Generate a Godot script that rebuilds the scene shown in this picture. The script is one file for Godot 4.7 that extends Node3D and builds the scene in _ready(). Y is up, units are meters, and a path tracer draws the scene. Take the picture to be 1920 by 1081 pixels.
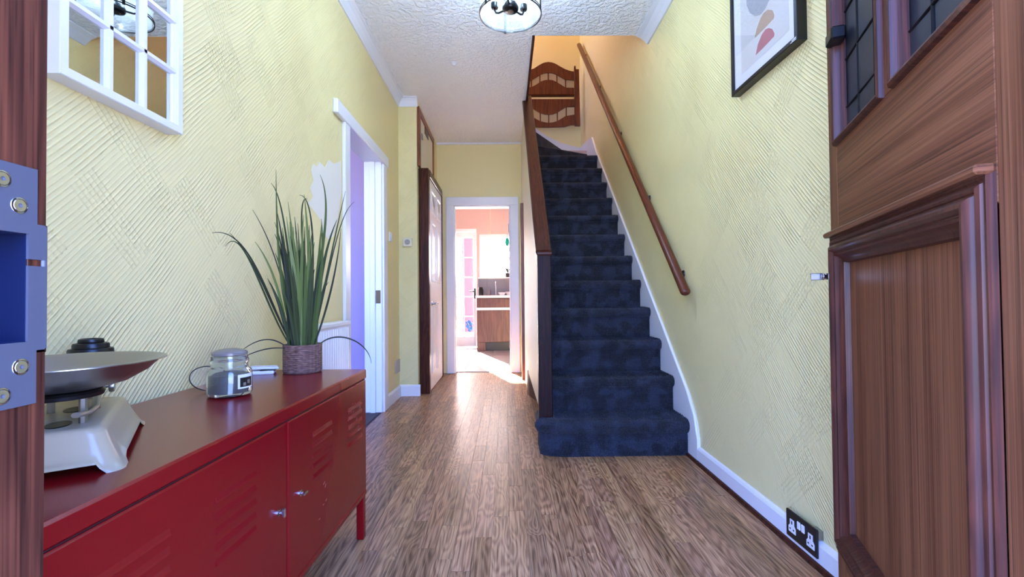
extends Node3D
# A hallway: red metal cabinet on the left, carpeted stairs on the right, kitchen beyond. y up, metres; the camera stands on the threshold and looks along -z.

# ---------- geometry collector ----------
class G:
	var st := SurfaceTool.new()
	var xf := Transform3D.IDENTITY
	var n := 0
	func _init(at := Transform3D.IDENTITY):
		st.begin(Mesh.PRIMITIVE_TRIANGLES)
		xf = at
	func tri(a: Vector3, b: Vector3, c: Vector3, want: Vector3, sg := 4294967295, ua := Vector2.ZERO, ub := Vector2.ZERO, uc := Vector2.ZERO):
		var nn := (a - c).cross(a - b)
		if nn.length_squared() < 1e-18: return
		n += 1
		var flip := nn.dot(want) < 0.0
		var p := [a, c, b] if flip else [a, b, c]
		var u := [ua, uc, ub] if flip else [ua, ub, uc]
		for i in 3:
			st.set_smooth_group(sg)
			st.set_uv(u[i])
			st.add_vertex(xf * (p[i] as Vector3))
	func quad(a, b, c, d, want: Vector3, sg := 4294967295, uv := []):
		if uv.is_empty():
			tri(a, b, c, want, sg); tri(a, c, d, want, sg)
		else:
			tri(a, b, c, want, sg, uv[0], uv[1], uv[2]); tri(a, c, d, want, sg, uv[0], uv[2], uv[3])
	func box(c: Vector3, s: Vector3, b := 0.0, basis := Basis.IDENTITY):
		var h := s * 0.5
		b = minf(b, minf(h.x, minf(h.y, h.z)) * 0.9)
		var P := func(sx, sy, sz, ax):
			var p := Vector3(sx * (h.x - b), sy * (h.y - b), sz * (h.z - b))
			p[ax] = [sx, sy, sz][ax] * h[ax]
			return c + basis * p
		for ax in 3:
			var o := [(ax + 1) % 3, (ax + 2) % 3]
			for s1 in [-1, 1]:
				var q := []
				for k in [[-1, -1], [1, -1], [1, 1], [-1, 1]]:
					var sg := [0, 0, 0]
					sg[ax] = s1; sg[o[0]] = k[0]; sg[o[1]] = k[1]
					q.append(P.call(sg[0], sg[1], sg[2], ax))
				var w := Vector3.ZERO
				w[ax] = s1
				quad(q[0], q[1], q[2], q[3], basis * w)
		if b <= 0.0: return
		for ax in 3:   # edges along ax
			var o := [(ax + 1) % 3, (ax + 2) % 3]
			for k in [[-1, -1], [1, -1], [1, 1], [-1, 1]]:
				var lo := [0, 0, 0]
				lo[o[0]] = k[0]; lo[o[1]] = k[1]
				var hi := lo.duplicate()
				lo[ax] = -1; hi[ax] = 1
				var w := Vector3.ZERO
				w[o[0]] = k[0]; w[o[1]] = k[1]
				quad(P.call(lo[0], lo[1], lo[2], o[0]), P.call(hi[0], hi[1], hi[2], o[0]), P.call(hi[0], hi[1], hi[2], o[1]), P.call(lo[0], lo[1], lo[2], o[1]), basis * w)
		for sx in [-1, 1]:
			for sy in [-1, 1]:
				for sz in [-1, 1]:
					tri(P.call(sx, sy, sz, 0), P.call(sx, sy, sz, 1), P.call(sx, sy, sz, 2), basis * Vector3(sx, sy, sz))
	# box between two corners given as (x, y, depth) limits
	func lim(x0: float, x1: float, y0: float, y1: float, d0: float, d1: float, b := 0.0):
		box(Vector3((x0 + x1) / 2, (y0 + y1) / 2, -(d0 + d1) / 2), Vector3(absf(x1 - x0), absf(y1 - y0), absf(d1 - d0)), b)
	# polygon in the basis' x,y plane, from z0 to z1 along its z; bevel b shrinks the z1 face
	func prism(poly: PackedVector2Array, z0: float, z1: float, basis := Basis.IDENTITY, o := Vector3.ZERO, b := 0.0, smooth := false):
		if Geometry2D.is_polygon_clockwise(poly) : poly.reverse()
		# is_polygon_clockwise is for y-down screens; make the area positive for y up
		var area := 0.0
		for i in poly.size():
			area += poly[i].cross(poly[(i + 1) % poly.size()])
		if area < 0: poly.reverse()
		var top := poly
		var zt := z1
		if b > 0.0:
			var off := Geometry2D.offset_polygon(poly, -b, Geometry2D.JOIN_MITER)
			if off.size() == 1 and off[0].size() == poly.size():
				var t := off[0]
				var at := 0
				for i in t.size():
					if t[i].distance_to(poly[0]) < t[at].distance_to(poly[0]): at = i
				top = PackedVector2Array()
				for i in t.size(): top.append(t[(at + i) % t.size()])
				zt = z1 - b if z1 > z0 else z1 + b
		var V := func(p: Vector2, z: float): return o + basis * Vector3(p.x, p.y, z)
		var sgn := 1.0 if z1 > z0 else -1.0
		var ix := Geometry2D.triangulate_polygon(poly)
		for i in range(0, ix.size(), 3):
			tri(V.call(poly[ix[i]], z0), V.call(poly[ix[i + 1]], z0), V.call(poly[ix[i + 2]], z0), basis * Vector3(0, 0, -sgn))
			tri(V.call(top[ix[i]], z1), V.call(top[ix[i + 1]], z1), V.call(top[ix[i + 2]], z1), basis * Vector3(0, 0, sgn))
		for i in poly.size():
			var j := (i + 1) % poly.size()
			var e := poly[j] - poly[i]
			var w: Vector3 = basis * Vector3(e.y, -e.x, 0)
			quad(V.call(poly[i], z0), V.call(poly[j], z0), V.call(poly[j], zt), V.call(poly[i], zt), w, 1 if smooth else 4294967295)
			if zt != z1:
				quad(V.call(poly[i], zt), V.call(poly[j], zt), V.call(top[j], z1), V.call(top[i], z1), w + basis * Vector3(0, 0, sgn) * e.length())
	# profile of (radius, y), outer side going up
	func lathe(prof: PackedVector2Array, seg := 32, basis := Basis.IDENTITY, o := Vector3.ZERO, squash := Vector2.ONE):
		var sg := 1
		for i in prof.size() - 1:
			var a := prof[i]
			var c := prof[i + 1]
			var dir := (c - a)
			if i > 0 and absf(dir.angle_to(a - prof[i - 1])) > 0.6: sg += 1
			for k in seg:
				var t0 := TAU * k / seg
				var t1 := TAU * (k + 1) / seg
				var p := [Vector3(cos(t0) * a.x * squash.x, a.y, sin(t0) * a.x * squash.y), Vector3(cos(t1) * a.x * squash.x, a.y, sin(t1) * a.x * squash.y), Vector3(cos(t1) * c.x * squash.x, c.y, sin(t1) * c.x * squash.y), Vector3(cos(t0) * c.x * squash.x, c.y, sin(t0) * c.x * squash.y)]
				var tm := (t0 + t1) / 2
				var w := Vector3(cos(tm) * dir.y, -dir.x, sin(tm) * dir.y)
				quad(o + basis * p[0], o + basis * p[1], o + basis * p[2], o + basis * p[3], basis * w, sg)
	func tube(pts: Array, rads, seg := 10, squash := 1.0, closed := false):
		var rings := []
		var up := Vector3.UP
		var m := pts.size()
		for i in m:
			var t: Vector3
			if closed: t = (pts[(i + 1) % m] - pts[(i - 1 + m) % m]).normalized()
			else: t = (pts[mini(i + 1, m - 1)] - pts[maxi(i - 1, 0)]).normalized()
			if absf(t.dot(up)) > 0.95: up = Vector3.RIGHT if i == 0 else up
			var sx := t.cross(up).normalized()
			var sy := sx.cross(t).normalized()
			up = sy
			var r: float = rads[i] if rads is Array else rads
			var ring := []
			for k in seg:
				var a := TAU * k / seg
				ring.append(pts[i] + sx * cos(a) * r + sy * sin(a) * r * squash)
			rings.append(ring)
		for i in (m if closed else m - 1):
			for k in seg:
				var kk := (k + 1) % seg
				var ii := (i + 1) % m
				var mid: Vector3 = (rings[i][k] + rings[ii][kk]) / 2 - (pts[i] + pts[ii]) / 2
				quad(rings[i][k], rings[i][kk], rings[ii][kk], rings[ii][k], mid, 1)
		if closed: return
		for e in [0, m - 1]:
			var t: Vector3 = (pts[0] - pts[1]) if e == 0 else (pts[m - 1] - pts[m - 2])
			for k in seg:
				tri(pts[e], rings[e][k], rings[e][(k + 1) % seg], t)
	# a mitred moulding round a rectangle: profile of (inset, height), the rectangle in the basis' x,y plane
	func mitre(x0: float, x1: float, y0: float, y1: float, prof: Array, basis := Basis.IDENTITY, o := Vector3.ZERO):
		var sg := 1
		for i in prof.size() - 1:
			var a: Vector2 = prof[i]
			var b: Vector2 = prof[i + 1]
			if i > 0 and absf((b - a).angle_to(a - prof[i - 1])) > 0.5: sg += 4
			var R := func(p: Vector2): return [Vector3(x0 + p.x, y0 + p.x, p.y), Vector3(x1 - p.x, y0 + p.x, p.y), Vector3(x1 - p.x, y1 - p.x, p.y), Vector3(x0 + p.x, y1 - p.x, p.y)]
			var ra = R.call(a)
			var rb = R.call(b)
			var e := b - a
			var inw := [Vector3(0, 1, 0), Vector3(-1, 0, 0), Vector3(0, -1, 0), Vector3(1, 0, 0)]
			for k in 4:
				var j := (k + 1) % 4
				var w: Vector3 = inw[k] * (-e.y) + Vector3(0, 0, e.x)
				quad(o + basis * ra[k], o + basis * ra[j], o + basis * rb[j], o + basis * rb[k], basis * w, sg + k)
	func mesh() -> ArrayMesh:
		st.generate_normals()
		return st.commit()

const DY := Basis(Vector3(0, 0, -1), Vector3(0, 1, 0), Vector3(1, 0, 0))    # (depth, y) polygons, pushed along x
const PLAN := Basis(Vector3(1, 0, 0), Vector3(0, 0, -1), Vector3(0, 1, 0))  # (x, depth) polygons, pushed up
var M := {}
var rng := RandomNumberGenerator.new()

func V(x: float, y: float, d: float) -> Vector3:
	return Vector3(x, y, -d)
func PV(a: Array) -> PackedVector2Array:
	var r := PackedVector2Array()
	for p in a: r.append(p if p is Vector2 else Vector2(p[0], p[1]))
	return r

# ---------- nodes ----------
var used := {}
func numbered(called: String) -> String:
	var k: int = used.get(called, 0)
	used[called] = k + 1
	return called if k == 0 else "%s_%03d" % [called, k]
func tag(o: Node, label: String, category: String, group := "", kind := ""):
	o.set_meta("label", label)
	o.set_meta("category", category)
	if group: o.set_meta("group", group)
	if kind: o.set_meta("kind", kind)
func thing(called: String, label: String, category: String, at := Vector3.ZERO, turn := 0.0, group := "", kind := "") -> Node3D:
	var o := Node3D.new()
	o.name = numbered(called)
	add_child(o)
	o.position = at
	o.rotation.y = turn
	tag(o, label, category, group, kind)
	return o
func part(p: Node, called: String, g, m: Material, label := "") -> MeshInstance3D:
	var o := MeshInstance3D.new()
	o.name = called
	o.mesh = g.mesh() if g is G else g
	o.material_override = m
	p.add_child(o, true)
	if label: o.set_meta("label", label)
	return o
func solo(called: String, label: String, category: String, g: G, m: Material, at := Vector3.ZERO, group := "", kind := "") -> MeshInstance3D:
	var o := MeshInstance3D.new()
	o.name = numbered(called)
	o.mesh = g.mesh()
	o.material_override = m
	add_child(o)
	o.position = at
	tag(o, label, category, group, kind)
	return o
func structure(called: String, label: String, category: String, g: G, m: Material) -> MeshInstance3D:
	return solo(called, label, category, g, m, Vector3.ZERO, "", "structure")

# ---------- textures and materials ----------
func noise_bytes(w: int, h: int, sw: int, sh: int, seed: int, freq: float, oct := 4) -> PackedByteArray:
	# noise made at sw x sh and stretched to w x h
	var f := FastNoiseLite.new()
	f.seed = seed
	f.frequency = freq
	f.noise_type = FastNoiseLite.TYPE_SIMPLEX_SMOOTH
	f.fractal_octaves = oct
	var im := f.get_seamless_image(sw, sh)
	if sw != w or sh != h: im.resize(w, h, Image.INTERPOLATE_CUBIC)
	im.convert(Image.FORMAT_L8)
	return im.get_data()
func tex(im: Image) -> ImageTexture:
	return ImageTexture.create_from_image(im)
func ramp(w: int, h: int, f: Callable) -> Image:
	var b := PackedByteArray()
	b.resize(w * h * 3)
	var k := 0
	for y in h:
		for x in w:
			var c: Color = f.call(x, y)
			b[k] = int(clampf(c.r, 0, 1) * 255)
			b[k + 1] = int(clampf(c.g, 0, 1) * 255)
			b[k + 2] = int(clampf(c.b, 0, 1) * 255)
			k += 3
	var im := Image.create_from_data(w, h, false, Image.FORMAT_RGB8, b)
	return im
func wood_image(dark: Color, mid: Color, light: Color, seed: int, rings: float, w := 512, h := 512) -> Image:
	# grain runs along v
	var low := noise_bytes(w, h, w / 8, 24, seed, 0.05, 3)
	var fine := noise_bytes(w, h, w, 20, seed + 1, 0.09, 4)
	var pore := noise_bytes(w, h, w, 32, seed + 2, 0.2, 2)
	return ramp(w, h, func(x, y):
		var i: int = y * w + x
		var l := low[i] / 255.0
		var f := fine[i] / 255.0
		var p := pore[i] / 255.0
		var s := 0.5 + 0.5 * sin((l * rings + float(x) / w * 2.0) * TAU)
		var t := clampf(s * 0.35 + f * 0.75 - 0.05, 0.0, 1.0)
		var c := dark.lerp(mid, t * 2.0) if t < 0.5 else mid.lerp(light, t * 2.0 - 1.0)
		return c.darkened(0.3 * smoothstep(0.6, 0.85, p)))
func std(c: Color, rough := 0.6, metal := 0.0) -> StandardMaterial3D:
	var m := StandardMaterial3D.new()
	m.albedo_color = c
	m.roughness = rough
	m.metallic = metal
	return m
func tri_mat(t: Texture2D, scale: Vector3, rough := 0.6, world := false, tint := Color.WHITE) -> StandardMaterial3D:
	var m := std(tint, rough)
	m.albedo_texture = t
	m.uv1_triplanar = true
	m.uv1_world_triplanar = world
	m.uv1_scale = scale
	return m
func relief(m: StandardMaterial3D, t: Texture2D, cm: float):
	m.heightmap_enabled = true
	m.heightmap_texture = t
	m.heightmap_scale = cm
func height_tex(w: int, h: int, f: Callable) -> ImageTexture:
	var b := PackedFloat32Array()
	b.resize(w * h)
	var k := 0
	for y in h:
		for x in w:
			b[k] = f.call(x, y)
			k += 1
	return tex(Image.create_from_data(w, h, false, Image.FORMAT_RF, b.to_byte_array()))

func hash2(a: int, b: int, s: int) -> float:
	var v := (a * 73856093) ^ (b * 19349663) ^ (s * 83492791)
	v = (v ^ (v >> 13)) * 1274126177
	v = v & 0x7fffffff
	return float(v % 10007) / 10007.0

# clear blue sky, paler at the horizon, warm and brighter round the low sun; columns start at -z and run towards +x
func sky_picture(to_sun: Vector3) -> ImageTexture:
	var w := 256
	var h := 128
	var b := PackedFloat32Array()
	for y in h:
		var el := PI / 2 - PI * (y + 0.5) / h
		for x in w:
			var az := TAU * (x + 0.5) / w
			var dir := Vector3(sin(az) * cos(el), sin(el), -cos(az) * cos(el))
			var up := clampf(1.0 - dir.y, 0.0, 1.0)
			var c := Vector3(0.12, 0.27, 1.0).lerp(Vector3(0.42, 0.59, 1.0), pow(up, 4.0)) if dir.y >= 0.0 else Vector3(0.38, 0.42, 0.5)
			var g := pow(clampf(dir.dot(to_sun) * 0.5 + 0.5, 0.0, 1.0), 5.0)
			c = c.lerp(Vector3(1.25, 1.0, 0.88), g)
			b.append_array(PackedFloat32Array([c.x, c.y, c.z]))
	return tex(Image.create_from_data(w, h, false, Image.FORMAT_RGBF, b.to_byte_array()))

func make_materials():
	# embossed wallpaper: patches of parallel ridges rising at 45 degrees, a few crossing them
	var n := 1024
	var wn := noise_bytes(n, n, 256, 256, 3, 0.02, 3)
	var grit := noise_bytes(n, n, n, n, 4, 0.08, 3)
	var wall_h := height_tex(n, n, func(x, y):
		var u := float(x + y) / n
		var v := float(x - y + n) / n
		var hsum := 0.0
		var cu := int(floor(u * 14.0)) % 14
		var cv := int(floor(v * 5.0 + hash2(cu, 1, 7) * 5.0)) % 5
		var k := 0.3 + 0.7 * pow(hash2(cu, cv, 1), 1.3)
		var f := fposmod(u * 84.0 + 0.15 * sin(v * TAU * 3.0), 1.0)
		hsum += k * pow(1.0 - absf(f * 2.0 - 1.0), 4.0)
		var du := int(floor(v * 11.0)) % 11
		var dv := int(floor(u * 4.0 + hash2(du, 2, 9) * 4.0)) % 4
		var k2 := maxf(0.0, hash2(du, dv, 2) - 0.5) * 1.7
		var f2 := fposmod(v * 66.0, 1.0)
		hsum += k2 * pow(1.0 - absf(f2 * 2.0 - 1.0), 3.0)
		return hsum * (0.55 + 0.6 * wn[y * n + x] / 255.0) + 0.1 * grit[y * n + x] / 255.0)
	M.wall_plain = std(Color(0.93, 0.875, 0.63), 0.55)
	M.wall = std(Color(0.93, 0.875, 0.63), 0.5)
	M.wall.uv1_triplanar = true
	M.wall.uv1_world_triplanar = true
	M.wall.uv1_scale = Vector3(0.72, 0.72, 0.72)
	relief(M.wall, wall_h, 0.3)
	# the same paper on the other wall climbs the same way
	var artn := noise_bytes(512, 512, 512, 512, 21, 0.035, 3)
	var artf := noise_bytes(512, 512, 512, 512, 22, 0.11, 2)
	var art := height_tex(512, 512, func(x, y):
		var a := artn[y * 512 + x] / 255.0
		return smoothstep(0.35, 0.65, a) + 0.4 * artf[y * 512 + x] / 255.0)
	M.ceiling = std(Color(0.95, 0.95, 0.95), 0.75)
	M.ceiling.uv1_triplanar = true
	M.ceiling.uv1_world_triplanar = true
	M.ceiling.uv1_scale = Vector3(1.4, 1.4, 1.4)
	relief(M.ceiling, art, 0.4)
	M.white = std(Color(0.92, 0.92, 0.93), 0.32)
	M.white_flat = std(Color(0.9, 0.9, 0.9), 0.7)
	M.cream = std(Color(0.9, 0.87, 0.76), 0.5)
	# oak laminate
	var oak := []
	for k in 3:
		oak.append(tex(wood_image(Color(0.42, 0.275, 0.165), Color(0.70, 0.515, 0.365), Color(0.83, 0.655, 0.48), 40 + k * 7, 5.0 + k, 512, 1024)))
	M.oak = []
	for k in 12:
		var tint: float = [1.0, 0.94, 1.04, 0.97, 0.90, 1.02, 0.95, 1.05, 0.98, 0.92, 1.03, 0.88][k]
		var m := tri_mat(oak[k % 3], Vector3(2.2, 1.0, 0.8), 0.38, false, Color(tint, tint * (0.99 + 0.012 * (k % 3)), tint * (0.97 + 0.02 * (k % 4))))
		m.uv1_offset = Vector3(k * 0.37, 0, k * 0.211)
		m.metallic_specular = 0.32
		m.clearcoat_enabled = true
		m.clearcoat = 0.08
		m.clearcoat_roughness = 0.22
		M.oak.append(m)
	# mahogany, grain along local y / x / z
	var mah := tex(wood_image(Color(0.33, 0.185, 0.115), Color(0.47, 0.29, 0.185), Color(0.56, 0.365, 0.24), 77, 0.8))
	var mah2 := tex(wood_image(Color(0.17, 0.085, 0.06), Color(0.29, 0.15, 0.105), Color(0.40, 0.22, 0.145), 91, 4.0))
	M.door_y = tri_mat(mah, Vector3(3.2, 0.35, 3.2), 0.4)
	# the texture's grain runs along v; on a plane seen along z, v is y. For grain along x the picture is turned.
	var im: Image = mah.get_image().duplicate()
	im.rotate_90(CLOCKWISE)
	var mahx := tex(im)
	M.door_x = tri_mat(mahx, Vector3(0.35, 3.2, 3.2), 0.4)
	M.dark_y = tri_mat(mah2, Vector3(3.0, 0.7, 3.0), 0.3)
	var im2: Image = mah2.get_image().duplicate()
	im2.rotate_90(CLOCKWISE)
	M.dark_x = tri_mat(tex(im2), Vector3(0.7, 3.0, 3.0), 0.3)
	M.dark_z = tri_mat(mah2, Vector3(3.0, 3.0, 0.7), 0.3)
	M.mould = tri_mat(mah2, Vector3(3.0, 0.7, 3.0), 0.5, false, Color(1.0, 0.95, 0.92))
	M.mould.metallic_specular = 0.35
	M.mould.clearcoat_enabled = true
	M.mould.clearcoat = 0.12
	M.mould.clearcoat_roughness = 0.15
	var teak := tex(wood_image(Color(0.36, 0.17, 0.10), Color(0.52, 0.26, 0.15), Color(0.62, 0.34, 0.21), 13, 3.0))
	M.teak_y = tri_mat(teak, Vector3(3.0, 0.7, 3.0), 0.35)
	M.teak_z = tri_mat(teak, Vector3(3.0, 3.0, 0.5), 0.35)
	M.gate_wood = tri_mat(teak, Vector3(3.0, 0.7, 3.0), 0.45, false, Color(0.82, 0.84, 0.84))
	M.newel = tri_mat(mah2, Vector3(3.0, 0.7, 3.0), 0.28, false, Color(0.55, 0.5, 0.6))
	for m in [M.newel, M.door_x, M.door_y, M.dark_y, M.dark_x, M.dark_z]: m.metallic_specular = 0.25
	M.newel.roughness = 0.45
	# carpet; soft lighter patches put the shading of brushed nap into the colour
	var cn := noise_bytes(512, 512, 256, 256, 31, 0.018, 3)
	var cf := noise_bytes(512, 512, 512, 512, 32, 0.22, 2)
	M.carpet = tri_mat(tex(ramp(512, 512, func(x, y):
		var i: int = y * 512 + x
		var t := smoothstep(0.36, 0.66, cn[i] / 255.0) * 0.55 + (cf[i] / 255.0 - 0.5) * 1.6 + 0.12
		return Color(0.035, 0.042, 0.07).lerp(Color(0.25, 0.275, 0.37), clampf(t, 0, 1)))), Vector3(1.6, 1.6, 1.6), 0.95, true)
	relief(M.carpet, height_tex(512, 512, func(x, y): return cf[y * 512 + x] / 255.0), 0.9)
	M.carpet.rim_enabled = true
	M.carpet.rim = 0.2
	# cabinet
	M.red = std(Color(0.47, 0.022, 0.05), 0.26)
	M.red.clearcoat_enabled = true
	M.red.metallic_specular = 0.4
	M.red.clearcoat = 0.2
	M.red.clearcoat_roughness = 0.2
	M.chip = std(Color(0.78, 0.45, 0.45), 0.7)
	M.shadow_gap = std(Color(0.16, 0.02, 0.03), 0.8)
	M.chrome = std(Color(0.78, 0.78, 0.8), 0.15, 1.0)
	M.steel = std(Color(0.62, 0.62, 0.63), 0.32, 1.0)
	M.plate = std(Color(0.34, 0.34, 0.37), 0.5, 0.5)
	M.iron = std(Color(0.045, 0.045, 0.05), 0.4)
	M.black = std(Color(0.02, 0.02, 0.024), 0.35)
	M.black_metal = std(Color(0.03, 0.03, 0.035), 0.3, 0.3)
	M.enamel = std(Color(0.66, 0.60, 0.48), 0.28)
	M.mirror = std(Color(0.82, 0.84, 0.84), 0.01, 1.0)
	M.glass = std(Color(0.6, 0.62, 0.62, 0.03), 0.02)
	M.glass.transparency = BaseMaterial3D.TRANSPARENCY_ALPHA
	M.jar_glass = std(Color(0.93, 0.95, 0.94, 0.04), 0.03)
	M.jar_glass.refraction_enabled = true
	M.jar_glass.refraction_scale = 0.05
	M.wax = std(Color(0.30, 0.265, 0.23), 0.5)
	M.lavender = std(Color(0.76, 0.68, 0.84), 0.7)  # blue cast of the sky on a white wall, put into the colour
	M.dark_floor = std(Color(0.3, 0.28, 0.28), 0.8)
	M.kitchen_wall = std(Color(0.80, 0.71, 0.69), 0.7)  # pinkish cast of bounced sun put into the wall colour
	M.kitchen_floor = std(Color(0.56, 0.54, 0.57), 0.4)
	M.tile_grey = std(Color(0.46, 0.44, 0.45), 0.3)
	M.laminate = tri_mat(tex(wood_image(Color(0.27, 0.15, 0.115), Color(0.36, 0.215, 0.165), Color(0.43, 0.28, 0.215), 19, 2.0, 256, 256)), Vector3(2.5, 0.6, 2.5), 0.4)
	M.concrete = std(Color(0.80, 0.79, 0.78), 0.9)
	M.pink_wall = std(Color(0.40, 0.15, 0.15), 0.9)
	M.lead_pane = std(Color(0.155, 0.165, 0.185), 0.5)
	M.came = std(Color(0.07, 0.07, 0.075), 0.4, 0.4)
	M.bulb = std(Color(0.9, 0.9, 0.86), 0.3)
	M.bulb.emission_enabled = true
	M.bulb.emission = Color(0.72, 0.85, 1.0)
	M.bulb.emission_energy_multiplier = 0.15
	M.added_warm_bulb = std(Color(0.9, 0.85, 0.7), 0.3)
	M.added_warm_bulb.emission_enabled = true
	M.added_warm_bulb.emission = Color(1.0, 0.62, 0.32)
	M.added_warm_bulb.emission_energy_multiplier = 1.0
	M.lamp_glass = std(Color(1, 1, 1, 0.02), 0.02)
	M.lamp_glass.transparency = BaseMaterial3D.TRANSPARENCY_ALPHA
	M.pane_cream = std(Color(0.74, 0.71, 0.60), 0.5)
	M.socket_plate = std(Color(0.10, 0.095, 0.10), 0.35)
	M.rail = tri_mat(teak, Vector3(3.0, 3.0, 0.5), 0.35, false, Color(0.72, 0.62, 0.56))
	M.paper = std(Color(0.90, 0.90, 0.91), 0.6)

# ---------- the scene ----------
func _ready():
	rng.seed = 7
	# camera: on the threshold at 0.87 m, turned 0.8 degrees right, 1 degree up
	var cam := Camera3D.new()
	cam.name = "camera"
	add_child(cam)
	cam.fov = rad_to_deg(2.0 * atan(540.5 / 880.0))
	cam.near = 0.02
	var cp := 0.0178
	var cy := 0.0136
	var fwd := Vector3(sin(cy) * cos(cp), sin(cp), -cos(cy) * cos(cp))
	cam.look_at_from_position(Vector3(0, 0.87, 0), Vector3(0, 0.87, 0) + fwd, Vector3.UP)
	cam.rotate_object_local(Vector3(0, 0, 1), -0.010)
	cam.current = true
	# sky
	var env := Environment.new()
	env.background_mode = Environment.BG_SKY
	var sky := Sky.new()
	var pan := PanoramaSkyMaterial.new()
	pan.panorama = sky_picture(Vector3(-0.97, 0.53 * 3.1, -2.94).normalized())
	sky.sky_material = pan
	env.sky = sky
	env.background_energy_multiplier = 4.7
	env.tonemap_mode = Environment.TONE_MAPPER_LINEAR
	env.tonemap_exposure = 5.0
	env.sdfgi_enabled = true
	env.ssao_enabled = true
	env.ssil_enabled = true
	var we := WorldEnvironment.new()
	we.name = "world_environment"
	we.environment = env
	add_child(we)
	# low sun behind the house, shining through the kitchen's glazed door
	var sun := DirectionalLight3D.new()
	sun.name = "sun"
	add_child(sun)
	var travel := Vector3(0.97, -0.53 * 3.1, 2.94).normalized()
	sun.look_at_from_position(Vector3.ZERO, travel, Vector3.UP)
	sun.light_color = Color(1.0, 0.93, 0.86)
	sun.light_energy = 13.0
	sun.light_angular_distance = 0.6
	sun.shadow_enabled = true

	make_materials()
	build_shell()
	build_floor()
	build_stairs()
	print("tufts ", tufts)
	build_front_door()
	build_left_jamb()
	build_kitchen()
	build_cabinet()
	build_scale()
	build_jar()
	build_plant()
	build_mirror()
	build_picture()
	build_pendant()
	build_gate()
	build_added_landing_lamp()
	build_wall_fittings()

const WL := -0.95
const WR := 1.0
const CE := 2.66
const DB := 5.42
const HZ := "structure"

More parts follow.
